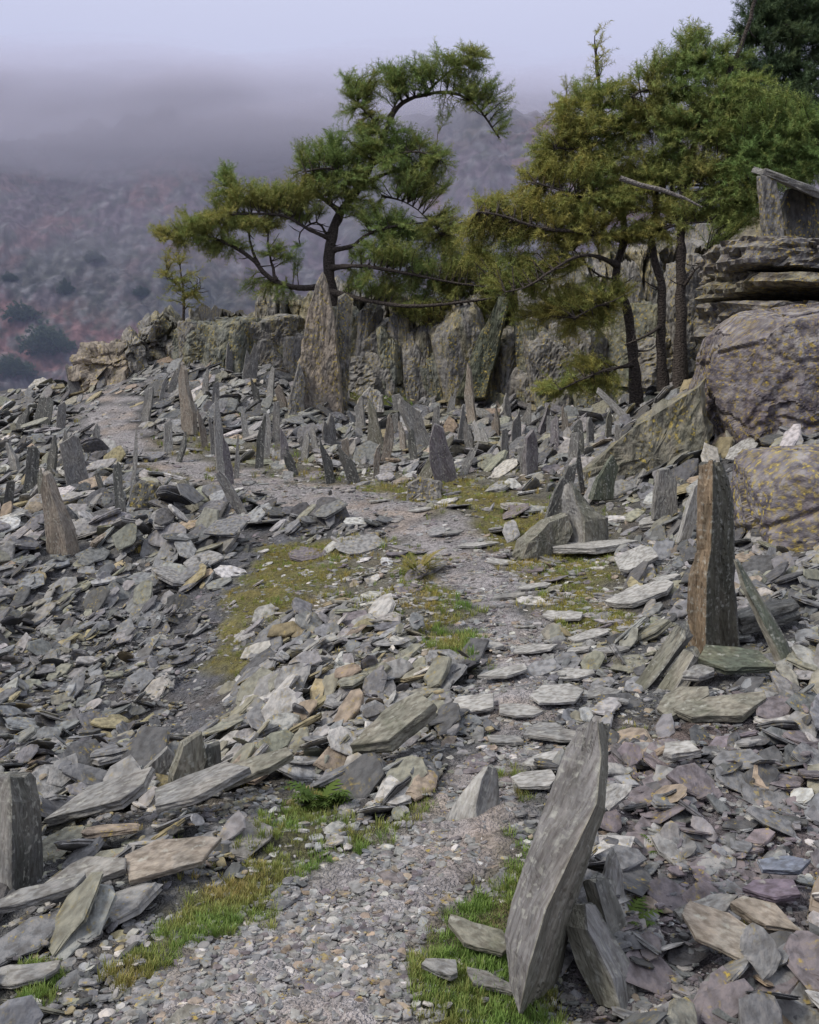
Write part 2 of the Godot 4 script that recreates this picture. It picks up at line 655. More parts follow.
func fell() -> void:
	var s := Shape.new()
	var rows := []
	var cols := []
	var depths := PackedFloat32Array([26, 40, 60, 85, 110, 130, 145])
	for i in 260:
		depths.append(150.0 + i * 0.55)
	depths.append_array(PackedFloat32Array([300, 320, 350, 400, 500, 700]))
	for d in depths:
		var r := PackedVector3Array()
		var c := PackedColorArray()
		for i in 461:
			var x := lerpf(-1.0, 1.0, i / 460.0) * (0.5 * d + 60.0)
			var h := fell_height(x, d)
			if d < 41.0:
				h = lerpf(-4.0, h, (d - 26.0) / 14.0)
			r.append(Vector3(x, h, -d))
			var a := n_col.get_noise_2d(x * 0.02, h * 0.03)
			var b := n_col.get_noise_2d(x * 0.03 + 40.0, h * 0.05)
			var e := n_rock.get_noise_2d(x * 0.16, h * 0.22 + 60.0)
			var k := Vector3(0.10, 0.08, 0.092)                                        # heather and scree
			k = k.lerp(Vector3(0.165, 0.085, 0.075), smoothstep(-0.1, 0.4, b) * 0.65)           # dead bracken
			k = k.lerp(Vector3(0.075, 0.088, 0.072), smoothstep(-0.1, 0.35, a) * 0.6)            # grass
			k = k.lerp(Vector3(0.145, 0.145, 0.15), smoothstep(0.12, 0.3, e) * 0.7)              # bare scree
			k = k.lerp(Vector3(0.06, 0.065, 0.055), smoothstep(0.16, 0.32, n_rock.get_noise_2d(x * 0.22 + 9.0, h * 0.3)) * 0.7)   # scrub
			k *= 1.0 + 0.7 * n_rock.get_noise_2d(x * 0.5, h * 0.7)
			c.append(Color(k.x, k.y, k.z))
		rows.append(r)
		cols.append(c)
	s.rows(rows, cols, false)
	var o := put(s.turned(Vector3.UP).mesh(M.fell), "hillside", self)
	tag(o, "heather and scree fell rising into low cloud", "hillside", "", "structure")
	# banks of cloud lying on the fell
	var cr := RandomNumberGenerator.new()
	cr.seed = 71
	for i in 130:
		var x := lerpf(-175.0, 185.0, (i + cr.randf()) / 130.0)
		var f := cr.randf()
		var y := lerpf(47.0, 66.0, f) - 0.055 * x + cr.randfn() * 2.0
		cloud(Vector3(x, y, -(180.0 + 0.72 * y + 0.1 * absf(x) + cr.randf_range(-7, 7))), Vector3(cr.randf_range(34, 90), cr.randf_range(10, 24), cr.randf_range(12, 18)), (0.006 + 0.044 * f * (1.0 - f * 0.8)) * cr.randf_range(0.7, 1.3), "bank of low grey cloud lying along the fell")
	for i in 34:
		var x := lerpf(-150.0, 160.0, (i + cr.randf()) / 34.0)
		var y := cr.randf_range(26.0, 50.0) - 0.05 * x
		cloud(Vector3(x, y, -(160.0 + 0.72 * y + cr.randf_range(-7, 7))), Vector3(cr.randf_range(60, 130), cr.randf_range(20, 36), cr.randf_range(12, 18)), cr.randf_range(0.001, 0.0035), "bank of low grey cloud lying along the fell")
	cloud(Vector3(0, 20, -120), Vector3(520, 120, 110), 0.0014, "thin haze hanging over the valley before the fell", false)


func cloud(where: Vector3, size: Vector3, density: float, label: String, leans := true) -> void:
	var fog := FogMaterial.new()
	fog.albedo = Color(0.95, 0.93, 1.0) if leans else Color(0.8, 0.86, 1.0)
	fog.density = density
	var f := FogVolume.new()
	f.name = numbered("cloud" if leans else "valley_haze")
	f.shape = RenderingServer.FOG_VOLUME_SHAPE_ELLIPSOID
	f.size = size
	f.material = fog
	add_child(f)
	f.position = where
	f.rotation.x = -0.8 if leans else 0.0
	tag(f, label, "cloud" if leans else "haze", "banks of cloud on the fell" if leans else "", "stuff")


# ------------------------------------------------------------------ rock
# a block of rock bounded by planes [normal, distance]; relief by noise; colours by patch
func rock(planes: Array, res: int, relief: float, tint: Array, offset: float, bed := 0.0) -> Shape:
	var s := Shape.new()
	var axes := [[Vector3.RIGHT, Vector3.UP, Vector3.BACK], [Vector3.LEFT, Vector3.UP, Vector3.FORWARD], [Vector3.UP, Vector3.BACK, Vector3.RIGHT], [Vector3.DOWN, Vector3.BACK, Vector3.LEFT], [Vector3.BACK, Vector3.UP, Vector3.LEFT], [Vector3.FORWARD, Vector3.UP, Vector3.RIGHT]]
	for ax in axes:
		var rows := []
		var cols := []
		for i in res + 1:
			var r := PackedVector3Array()
			var c := PackedColorArray()
			for j in res + 1:
				var dir: Vector3 = (ax[0] + ax[1] * tan((i * 2.0 / res - 1.0) * PI / 4.0) + ax[2] * tan((j * 2.0 / res - 1.0) * PI / 4.0)).normalized()
				var far := 1e9
				for p in planes:
					var t: float = p[0].dot(dir)
					if t > 1e-4:
						far = minf(far, p[1] / t)
				var q := dir * far
				var w := q + Vector3.ONE * offset
				var k := n_rock.get_noise_3dv(w * 1.6) * relief
				k += n_cell.get_noise_3dv(w * Vector3(2.2, 5.0 if bed > 0.0 else 2.2, 2.2)) * relief * 0.7
				k += n_rock.get_noise_3dv(w * 6.0) * relief * 0.16
				k -= (1.0 - smoothstep(0.0, 0.1, n_crack.get_noise_3dv(w * Vector3(1.1, 1.7, 1.1) + Vector3.ONE * k * 3.0) + 1.0)) * relief * 1.1
				if bed > 0.0:
					k += (absf(fposmod(w.y / bed + n_col.get_noise_3dv(w) * 0.4, 1.0) - 0.5) - 0.25) * relief * 1.2
				r.append(q + dir * k)
				c.append(rock_colour(w, tint))
			rows.append(r)
			cols.append(c)
		var f := Shape.new()
		f.rows(rows, cols, false)
		f.turned(ax[0])
		s.v.append_array(f.v)
		s.n.append_array(f.n)
		s.c.append_array(f.c)
	return s


# tint: [base, second, strength of second, stain, strength of stain]
func rock_colour(w: Vector3, tint: Array) -> Color:
	var a := smoothstep(-0.05, 0.3, n_col.get_noise_3dv(w * 1.3))
	var b := smoothstep(0.05, 0.35, n_col.get_noise_3dv(w * Vector3(2.6, 0.9, 2.6) + Vector3(20, 0, 0)))
	var k: Vector3 = tint[0]
	k = k.lerp(tint[1], a * tint[2])
	k = k.lerp(tint[3], b * tint[4])
	k *= 1.0 + 0.5 * n_rock.get_noise_3dv(w * 5.0)
	return Color(k.x, k.y, k.z)


const LICHEN := [Vector3(0.21, 0.208, 0.198), Vector3(0.27, 0.245, 0.15), 0.75, Vector3(0.09, 0.096, 0.075), 0.75]
const VIOLET := [Vector3(0.205, 0.193, 0.203), Vector3(0.265, 0.255, 0.25), 0.7, Vector3(0.12, 0.10, 0.11), 0.6]
const SLATE_T := [Vector3(0.225, 0.225, 0.215), Vector3(0.30, 0.285, 0.25), 0.6, Vector3(0.14, 0.135, 0.125), 0.6]
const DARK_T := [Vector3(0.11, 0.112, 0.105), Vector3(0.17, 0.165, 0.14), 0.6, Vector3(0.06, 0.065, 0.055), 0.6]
const TAN_T := [Vector3(0.30, 0.26, 0.21), Vector3(0.25, 0.235, 0.205), 0.7, Vector3(0.17, 0.15, 0.12), 0.5]
const PALE_T := [Vector3(0.38, 0.375, 0.35), Vector3(0.29, 0.29, 0.27), 0.6, Vector3(0.21, 0.205, 0.19), 0.5]
const OLIVE_T := [Vector3(0.20, 0.195, 0.155), Vector3(0.27, 0.25, 0.20), 0.6, Vector3(0.10, 0.105, 0.07), 0.6]
const GREEN_T := [Vector3(0.18, 0.192, 0.168), Vector3(0.25, 0.245, 0.17), 0.7, Vector3(0.09, 0.105, 0.075), 0.7]
const BROWN_T := [Vector3(0.24, 0.18, 0.115), Vector3(0.19, 0.15, 0.105), 0.7, Vector3(0.10, 0.085, 0.06), 0.5]
const STAIN_SHADE_T := [Vector3(0.085, 0.083, 0.06), Vector3(0.12, 0.11, 0.08), 0.6, Vector3(0.05, 0.052, 0.035), 0.6]  # dark mossy staining of the post's right face, with its shade painted in
const MOSSY_T := [Vector3(0.10, 0.115, 0.085), Vector3(0.15, 0.15, 0.10), 0.7, Vector3(0.055, 0.07, 0.045), 0.7]


func chips(n: int, half: Vector3, least: float, most: float) -> Array:
	var out := []
	for i in n:
		var d := Vector3(rng.randfn(), rng.randfn(), rng.randfn()).normalized()
		out.append([d, (absf(d.x) * half.x + absf(d.y) * half.y + absf(d.z) * half.z) * rng.randf_range(least, most)])
	return out


func box_planes(half: Vector3, extra := [], jitter := 0.0) -> Array:
	var out := []
	for a in [[Vector3.RIGHT, half.x], [Vector3.LEFT, half.x], [Vector3.UP, half.y], [Vector3.DOWN, half.y], [Vector3.BACK, half.z], [Vector3.FORWARD, half.z]]:
		var n: Vector3 = a[0] + Vector3(rng.randf_range(-1, 1), rng.randf_range(-1, 1), rng.randf_range(-1, 1)) * jitter
		out.append([n.normalized(), a[1]])
	for e in extra:
		out.append([e[0].normalized(), e[1]])
	return out


const CLIFF_LINE := [[186, 352, 322, 21.2], [200, 352, 312, 21.0], [225, 360, 306, 20.6], [260, 370, 303, 20.5], [300, 385, 299, 20.2], [345, 405, 297, 19.6], [380, 412, 301, 19.5], [420, 418, 304, 19.2], [460, 425, 300, 18.9], [500, 430, 293, 18.6], [540, 432, 292, 18.1], [580, 425, 268, 17.6], [620, 420, 252, 17.4], [660, 415, 246, 17.1], [700, 410, 240, 16.8], [740, 400, 232, 16.6], [830, 380, 222, 16.2], [980, 380, 222, 16.0]]


func cliff_band() -> void:
	var s := Shape.new()
	var rows := []
	var cols := []
	var nu := 620
	var nv := 74
	var foot := []
	var head := []
	var long := 0.0
	for i in nu + 1:
		var f := i / float(nu) * (CLIFF_LINE.size() - 1.0)
		var k := mini(int(f), CLIFF_LINE.size() - 2)
		f -= k
		var a: Array = CLIFF_LINE[k]
		var b: Array = CLIFF_LINE[k + 1]
		foot.append(at(lerpf(a[0], b[0], f), lerpf(a[1], b[1], f) + 14.0, lerpf(a[3], b[3], f)))
		head.append(at(lerpf(a[0], b[0], f), lerpf(a[2], b[2], f), lerpf(a[3], b[3], f) + 0.7))
	for j in nv + 1:
		var r := PackedVector3Array()
		var c := PackedColorArray()
		var v := j / float(nv)
		for i in nu + 1:
			long = i * 0.022
			var p: Vector3 = foot[i].lerp(head[i], minf(v / 0.8, 1.0))
			var w := Vector3(long, p.y, 0)
			var lean := 0.25 * n_col.get_noise_1d(long * 0.25)
			var cu := long * 1.5 + p.y * lean + 0.3 * n_rock.get_noise_2d(long * 0.8, p.y * 0.8)
			var cv := p.y * 0.33
			var cell := n_cell.get_noise_2d(cu, cv)
			var cell2 := n_cell.get_noise_2d(cu * 2.9 + 17.0, cv * 2.0)
			var crack := smoothstep(0.0, 0.22, n_crack.get_noise_2d(cu, cv) + 1.0)
			var crack2 := smoothstep(0.0, 0.2, n_crack.get_noise_2d(cu * 2.9 + 17.0, cv * 2.0) + 1.0)
			var out := -0.35 + cell * 0.3 + cell2 * 0.12 - (1.0 - crack) * 0.3 - (1.0 - crack2) * 0.1
			out += n_rock.get_noise_3d(long * 1.4, p.y * 0.7, 3.0) * 0.3 + n_rock.get_noise_3d(long * 5.0, p.y * 3.0, 9.0) * 0.07
			var tall := (cell * 0.5 + cell2 * 0.3) * 0.5 + n_rock.get_noise_1d(long * 2.0) * 0.25
			p.y += tall * minf(v / 0.8, 1.0)
			if v > 0.8:
				p.z -= (v - 0.8) / 0.2 * 7.0
				p.y += n_rock.get_noise_2d(long * 2.0, v * 30.0) * 0.25 + (v - 0.8) * 1.5
			p.z += out * (1.0 if v <= 0.8 else 0.3)
			p.x += n_rock.get_noise_3d(long * 3.0, p.y * 2.0, 50.0) * 0.06
			r.append(p)
			c.append(rock_colour(w * Vector3(0.9, 0.55, 1.0) + Vector3(cell * 3.0, 0, cell2 * 2.0), LICHEN))
		rows.append(r)
		cols.append(c)
	s.rows(rows, cols, false)
	var o := put(s.turned(Vector3.BACK).mesh(M.cliff), "cliff", self)
	tag(o, "long grey cliff of upright fractured rock stained with olive lichen", "cliff")
	# the upright columns that its face is broken into
	var shapes := []
	var tints := [LICHEN, SLATE_T, LICHEN, GREEN_T, SLATE_T, GREEN_T]
	for i in 18:
		var half := Vector3(rng.randf_range(0.8, 1.1), 1.0, rng.randf_range(0.8, 1.1))
		var cut := []
		for c in 9:
			var n := Vector3(rng.randf_range(-1, 1), rng.randf_range(-0.1, 0.9), rng.randf_range(0.1, 1.0)).normalized()
			cut.append([n, (absf(n.x) + absf(n.y) + absf(n.z)) * rng.randf_range(0.66, 0.9)])
		cut.append([Vector3(rng.randf_range(-0.9, 0.9), rng.randf_range(0.7, 0.9), 0.2).normalized(), rng.randf_range(0.7, 0.95)])
		shapes.append(rock(box_planes(half, cut, 0.12), 18, 0.06, tints[i % tints.size()], i * 6.0).mesh(M.cliff))
	var u := 0.0
	while u < nu:
		var i := int(u)
		var deep := rng.randf_range(0.0, 0.55)
		var wide := rng.randf_range(0.3, 0.75) if rng.randf() < 0.6 else rng.randf_range(0.18, 0.4)
		var tall: float = (head[i].y - foot[i].y) * rng.randf_range(0.58, 0.95) if rng.randf() < 0.85 else rng.randf_range(0.4, 1.1)
		var p: Vector3 = foot[i]
		var tilt := 0.3 * n_col.get_noise_1d(u * 0.012) + rng.randf_range(-0.14, 0.14)
		var turn := rng.randf_range(-0.7, 0.7)
		var parts := 2 if tall > 1.2 and rng.randf() < 0.3 else 1
		var low := -0.1
		for e in parts:
			var h := tall / parts * rng.randf_range(0.85, 1.1)
			var piece := put(shapes[rng.randi() % shapes.size()], "rock_column", o)
			var lean := Basis(Vector3.BACK, -tilt)
			piece.transform = Transform3D(lean * Basis(Vector3.UP, turn + rng.randf_range(-0.25, 0.25)) * Basis.from_scale(Vector3(wide * rng.randf_range(0.5, 0.7), h * 0.5, wide * 0.7)), p + lean * Vector3(0, low + h * 0.5, 0) + Vector3(rng.randf_range(-0.06, 0.06), 0, 0.05 + deep * 0.6 - e * 0.09 + rng.randf_range(-0.07, 0.07)))
			low += h * 0.94
		u += wide * rng.randf_range(0.16, 0.36) / 0.022


var marks := []     # [phrase, picture position] of things that other labels refer to


func mark(phrase: String, p: Vector3) -> void:
	marks.append([phrase, seen(p)])


func block(called: String, label: String, category: String, where: Vector3, turn: Vector3, s: Shape, m: Material, group := "") -> MeshInstance3D:
	var o := put(s.mesh(m), called, self)
	o.position = where
	o.rotation = turn
	tag(o, label, category, group)
	return o


func outcrops() -> void:
	var V := func(x, y, z): return Vector3(x, y, z)
	# the violet outcrop by the path on its uphill side
	block("outcrop_rock", "large violet grey outcrop face spotted with yellow lichen above the lichen boulder", "rock", Vector3(4.5, 1.52, -10.3), Vector3(0, -0.12, 0.03),
		rock(box_planes(Vector3(1.5, 0.86, 1.25), [[V.call(-0.6, 0.75, 0.25), 1.3], [V.call(-0.8, 0.1, 0.55), 1.52], [V.call(0.05, 0.3, 0.95), 1.2], [V.call(0.0, 0.85, 0.5), 1.12], [V.call(-0.9, -0.3, 0.2), 1.5]] + chips(30, Vector3(1.5, 0.86, 1.25), 0.74, 0.9)), 120, 0.035, VIOLET, 3.0), M.lichen_rock)
	mark("the violet outcrop", Vector3(3.6, 1.5, -9.0))
	block("lichen_boulder", "rounded boulder crusted all over with yellow lichen at the frame edge", "boulder", Vector3(3.3, 0.62, -7.2), Vector3(0, 0.1, 0),
		rock(box_planes(Vector3(0.88, 0.5, 0.6), [[V.call(-0.7, 0.8, 0.2), 0.8], [V.call(-0.6, 0.0, 0.8), 0.85], [V.call(0.1, 0.55, 0.8), 0.72], [V.call(-0.3, 0.9, 0.4), 0.66]] + chips(24, Vector3(0.88, 0.5, 0.6), 0.74, 0.9), 0.08), 70, 0.03, VIOLET, 9.0), M.crusted_rock)
	mark("the lichen boulder", at(780, 500, 6.7))
	# bedded ledge above
	var y0 := 2.05
	var k := 0
	for l in [[4.6, 0.4, 1.6, 0.0, "lowest"], [4.75, 0.3, 1.7, 0.1, "middle"], [4.7, 0.36, 1.72, -0.04, "topmost"]]:
		block("rock_ledge", "%s bedded ledge of dark rock stacked above the violet outcrop" % l[4], "rock ledge", Vector3(l[0] + 0.7, y0 + l[1] * 0.5, -12.2 + l[3]), Vector3(0.04, l[3], -0.06 + l[3] * 0.5),
			rock(box_planes(Vector3(l[2], l[1] * 0.58, 1.0), [[V.call(-1, 0.3, 0.7), l[2] * 1.0], [V.call(-0.5, 0.8, 0.6), l[2] * 0.72], [V.call(-0.8, -0.5, 0.5), l[2] * 0.98]], 0.1), 56, 0.12, SLATE_T if k != 1 else OLIVE_T, 13.0 + k * 5.0, 0.16), M.lichen_rock)
		y0 += l[1]
		k += 1
	# a bank of rubble and rock behind, that carries the ledges
	block("rock_bank", "dark broken bank of rock under the ledges behind the trunks", "rock", Vector3(6.0, 1.4, -13.4), Vector3.ZERO,
		rock(box_planes(Vector3(1.9, 1.0, 1.3), [[V.call(-1, 0.5, 0.3), 1.75]], 0.1), 40, 0.2, DARK_T, 23.0), M.rock)
	# tilted slab leaning against the outcrop
	stone("tilted_rock", "big tilted rock slab with a pale upper edge leaning on the violet outcrop", "rock", [[588, 502], [591, 472], [612, 450], [640, 424], [697, 384], [703, 440], [694, 490], [640, 505]], 10.0, 0.55, -0.3, OLIVE_T, 60, 8, M.rock)
	mark("the big tilted rock", at(645, 450, 10.0))
	# left crag
	var n := 0
	for q in [[102, 362, 52, 34, 20.4, 0.1, TAN_T, "low tan shoulder of the crag at the path's end"], [150, 335, 26, 66, 21.0, -0.12, LICHEN, "jagged lichen stained fin at the crag's middle"], [168, 326, 20, 74, 21.2, 0.16, OLIVE_T, "tallest pointed fin of the crag at the path's end"], [134, 345, 20, 46, 20.6, 0.2, SLATE_T, "grey splintered fin on the crag's open side"], [186, 340, 26, 44, 21.2, 0.0, LICHEN, "blunt rock fin between the crag and the long cliff"]]:
		var hw: float = q[2] * q[4] / FOCAL * 0.5
		var hh: float = q[3] * q[4] / FOCAL * 0.5
		block("crag_rock", q[7], "rock", at(q[0], q[1], q[4]) + Vector3(0, -0.15, -0.2), Vector3(0, rng.randf() * 0.6 - 0.3, q[5]),
			rock(box_planes(Vector3(hw, hh + 0.15, 0.5), [[V.call(0.9, 0.5, 0.1), hw * 1.15], [V.call(-0.8, 0.6, 0.2), hw * 1.2], [V.call(0.1, 0.6, 0.9), hh * 0.9]], 0.1), 30, 0.14, q[6], 40.0 + n * 7.0), M.rock)
		n += 1
	mark("the crag at the path's end", at(150, 350, 20.5))
	# pinnacle and its neighbours against the cliff
	stone("rock_pinnacle", "tall pale pinnacle of lichen spotted rock under the wind-bent tree", "rock pinnacle", [[296, 432], [297, 395], [303, 350], [309, 310], [317, 284], [323, 273], [328, 288], [334, 318], [339, 360], [345, 432]], 16.9, 0.5, 0.0, TAN_T, 54, 9, M.rock)
	mark("the rock pinnacle", at(322, 360, 16.9))
	stone("rock_pillar", "darker pillar of rock pressed against the pinnacle's side", "rock pillar", [[333, 425], [335, 350], [338, 300], [345, 294], [353, 300], [350, 360], [346, 425]], 17.3, 0.4, 0.1, LICHEN, 40, 7, M.rock)
	stone("rock_splinter", "pale broken splinter leaning at the foot of the pinnacle", "rock", [[286, 430], [290, 395], [299, 362], [305, 380], [303, 432]], 16.6, 0.25, 0.2, SLATE_T, 30, 5, M.rock)
	stone("leaning_fin", "long dark mossy fin leaning across the cliff under the tree", "rock fin", [[457, 398], [470, 362], [488, 322], [499, 298], [509, 301], [500, 340], [486, 398]], 18.0, 0.35, -0.2, MOSSY_T, 40, 7, M.rock)
	mark("the dark leaning fin", at(483, 350, 18.0))


# a slab of rock: an outline surveyed in the picture at one distance, with thickness and laminated sides, cut free of the picture by its own turn
func stone(called: String, label: String, category: String, outline: Array, d: float, thick: float, yaw: float, tint: Array, around: int, rings: int, m: Material, group := "", lean := 0.0) -> MeshInstance3D:
	var pts := PackedVector2Array()
	var lo := Vector3(1e9, 1e9, 0)
	var sum := Vector3.ZERO
	for q in outline:
		var p := at(q[0], q[1], d)
		sum += p
		lo.y = minf(lo.y, p.y)
		pts.append(Vector2(p.x, p.y))
	var foot := Vector3(sum.x / outline.size(), lo.y, -d)
	for i in pts.size():
		pts[i] -= Vector2(foot.x, foot.y)
		pts[i].x /= cos(yaw)
	var s := slab(pts, thick, around, rings, tint, rng.randf() * 90.0)
	var o := put(s.mesh(m), called, self)
	o.position = foot
	o.rotation = Vector3(lean, yaw, 0)
	tag(o, label, category, group)
	return o


func slab(outline: PackedVector2Array, thick: float, around: int, rings: int, tint: Array, offset: float, taper := 0.35, flake := 0.3) -> Shape:
	var s := Shape.new()
	# walk the outline, corners kept
	var total := 0.0
	for i in outline.size():
		total += outline[i].distance_to(outline[(i + 1) % outline.size()])
	var ring := PackedVector2Array()
	for i in outline.size():
		var q := outline[(i + 1) % outline.size()]
		var n := maxi(1, roundi(around * outline[i].distance_to(q) / total))
		for j in n:
			ring.append(outline[i].lerp(q, j / float(n)))
	around = ring.size()
	var mid := Vector2.ZERO
	var top := -1e9
	var low := 1e9
	for q in ring:
		mid += q / around
		top = maxf(top, q.y)
		low = minf(low, q.y)
	var size := sqrt(total) * 0.12
	for i in around:
		var q := ring[i]
		ring[i] += (q - mid).normalized() * n_rock.get_noise_2d(q.x * 3.0 / size * 0.1 + offset, q.y * 3.0 / size * 0.1) * size * 0.16
	var rows := []
	var cols := []
	var layers := 4
	for side in [1.0, -1.0]:
		var part := []
		for r in rings + 1:
			var f: float = float(r) / rings
			if r == rings:
				f = 1.0
			elif r == rings - 1:
				f = 0.975
			else:
				f = f * 0.95
			var p := PackedVector3Array()
			for i in around:
				var q := mid + (ring[i] - mid) * f
				var t := thick * 0.5 * (1.0 - taper * clampf((q.y - low) / maxf(0.01, top - low), 0, 1))
				var nn := n_rock.get_noise_3d(q.x * 1.1 / size * 0.3 + offset, q.y * 0.5 / size * 0.3, side * 9.0)
				var terrace := floorf(nn * 7.0) / 7.0
				t *= 1.0 + flake * 2.0 * lerpf(nn, terrace, 0.8) + 0.1 * n_rock.get_noise_3d(q.x * 4.0 / size * 0.3 + offset, q.y * 2.0 / size * 0.3, side)
				if r == rings:
					t *= 0.88
				p.append(Vector3(q.x, q.y, t * side))
			part.append(p)
		if side > 0.0:
			rows.append_array(part)
			for l in range(1, layers):
				var p := PackedVector3Array()
				for i in around:
					var q := ring[i]
					var z := lerpf(0.8, -0.8, float(l) / layers) * thick * 0.5 * (1.0 - taper * clampf((q.y - low) / maxf(0.01, top - low), 0, 1))
					var jut := n_rock.get_noise_3d(q.x * 2.0 / size * 0.3 + offset + l * 11.0, q.y * 2.0 / size * 0.3, l * 7.0) * thick * 0.28
					q += (q - mid).normalized() * jut
					p.append(Vector3(q.x, q.y, z))
				rows.append(p)
		else:
			part.reverse()
			rows.append_array(part)
	for r in rows:
		var c := PackedColorArray()
		for q in r:
			c.append(rock_colour(Vector3(q.x * 1.6, q.y * 0.8, q.z * 2.5) / maxf(0.35, size * 2.2) + Vector3(offset, 0, 0), tint))
		cols.append(c)
	s.rows(rows, cols, true)
	return s.turned()


# ------------------------------------------------------------------ single stones
var keep := []      # [x, depth, radius]: ground that loose stones leave free


func up_at(x: float, d: float) -> Vector3:
	return Vector3(land(x - 0.15, d) - land(x + 0.15, d), 0.3, land(x, d + 0.15) - land(x, d - 0.15)).normalized()


# sections: rings of surveyed points from foot to head; tints: one for each edge of the ring
func loft(sections: Array, tints: Array, along: int, across: int, relief: float, offset: float) -> Shape:
	var first := Vector3.ZERO
	var last := Vector3.ZERO
	for p in sections[0]:
		first += p / sections[0].size()
	for p in sections[-1]:
		last += p / sections[-1].size()
	var axis := (last - first).normalized()
	var rows := []
	var cols := []
	var k: int = sections[0].size()
	for i in sections.size() - 1:
		for l in along + (1 if i == sections.size() - 2 else 0):
			var t := l / float(along)
			var r := PackedVector3Array()
			var c := PackedColorArray()
			var mid := Vector3.ZERO
			for e in k:
				mid += sections[i][e].lerp(sections[i + 1][e], t) / k
			for e in k:
				for b in across:
					var f := b / float(across)
					var p: Vector3 = sections[i][e].lerp(sections[i][(e + 1) % k], f).lerp(sections[i + 1][e].lerp(sections[i + 1][(e + 1) % k], f), t)
					var q := p - axis * (axis.dot(p) * 0.8) + Vector3.ONE * offset
					var nn := n_rock.get_noise_3dv(q * 5.0)
					var w := p - mid
					w -= axis * axis.dot(w)
					var soft := minf(f, 1.0 - f) * 2.0
					p += w.normalized() * (lerpf(nn, floorf(nn * 6.0) / 6.0, 0.85) * relief * 1.7 * (0.5 + 0.5 * soft) + n_rock.get_noise_3dv((p - axis * (axis.dot(p) * 0.93)) * 45.0) * relief * 0.28)
					p += axis * n_rock.get_noise_3dv(q * 14.0) * relief * (1.6 if (i == sections.size() - 2 and l >= along - 1) else 0.3)
					r.append(p)
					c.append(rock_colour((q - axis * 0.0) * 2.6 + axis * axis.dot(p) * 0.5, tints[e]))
			rows.append(r)
			cols.append(c)
	for end in [0, -1]:
		var mid := Vector3.ZERO
		for p in rows[end]:
			mid += p / rows[end].size()
		var r := PackedVector3Array()
		for p in rows[end]:
			r.append(mid)
		if end == 0:
			rows.push_front(r)
			cols.push_front(cols[0])
		else:
			rows.append(r)
			cols.append(cols[-1])
	var s := Shape.new()
	s.rows(rows, cols, true)
	return s.turned()


func lofted(called: String, label: String, category: String, sections: Array, tints: Array, along: int, across: int, relief: float, m: Material) -> MeshInstance3D:
	var rings := []
	var foot := Vector3(0, 1e9, 0)
	for s in sections:
		var ring := []
		for q in s:
			ring.append(at(q[0], q[1], q[2]))
		rings.append(ring)
	var n := 0
	for p in rings[0]:
		foot += Vector3(p.x, 0, p.z) / rings[0].size()
		foot.y = minf(foot.y, p.y)
	var top := Vector3.ZERO
	for p in rings[-1]:
		top += p / rings[-1].size()
	var up := (top - foot).normalized()                      # the stone's own axes: y along it
	var side := up.cross(Vector3.BACK).normalized()
	var own := Basis(side, up, side.cross(up))
	for ring in rings:
		for i in ring.size():
			ring[i] = own.inverse() * (ring[i] - foot)
	var o := put(loft(rings, tints, along, across, relief, rng.randf() * 50.0).mesh(m), called, self)
	o.transform = Transform3D(own, foot)
	tag(o, label, category)
	return o


func polygon(n: int, l: float, w: float, square := 0.0) -> PackedVector2Array:
	var out := PackedVector2Array()
	var start := rng.randf() * TAU
	for i in n:
		var a := start + TAU * (i + rng.randf_range(-0.36, 0.36)) / n
		var r := rng.randf_range(0.76, 1.1)
		if square > 0.0:
			r *= lerpf(1.0, 1.0 / maxf(absf(cos(a)), absf(sin(a))), square)
		out.append(Vector2(cos(a) * l * 0.5 * r, sin(a) * w * 0.5 * r))
	return out


# a slab lying on the ground: middle in the picture, length there, width over length, turn and tilts in degrees
func lie(px: float, py: float, long: float, ratio: float, yaw: float, tx: float, tz: float, tint: Array, label: String, thick := 0.14, lift := 0.0, square := 0.35, free := 0.42) -> MeshInstance3D:
	var p := hit(px, py)
	var l := long * -p.z / FOCAL
	var w := l * ratio
	var s := slab(polygon(rng.randi_range(5, 7), l * 1.08, w * 1.08, square), clampf(l * thick * 0.7, 0.016, 0.2), 34, 5, tint, rng.randf() * 90.0, 0.25, 0.16)
	var o := put(s.mesh(M.slate_flat), "large_slate", self)
	var up := up_at(p.x, -p.z)
	var b := Basis(Quaternion(Vector3.UP, up)) * Basis(Vector3.UP, deg_to_rad(yaw)) * Basis(Vector3.RIGHT, deg_to_rad(tx)) * Basis(Vector3.BACK, deg_to_rad(tz)) * Basis(Vector3.RIGHT, -PI / 2)
	var high := l * 0.5 * absf(sin(deg_to_rad(tz))) * 0.75 + w * 0.5 * absf(sin(deg_to_rad(tx))) * 0.75
	o.transform = Transform3D(b, p + Vector3.UP * (high + lift + 0.02))
	tag(o, label, "slate", "large slate slabs lying about")
	keep.append([p.x, -p.z, maxf(l, w) * free])
	return o


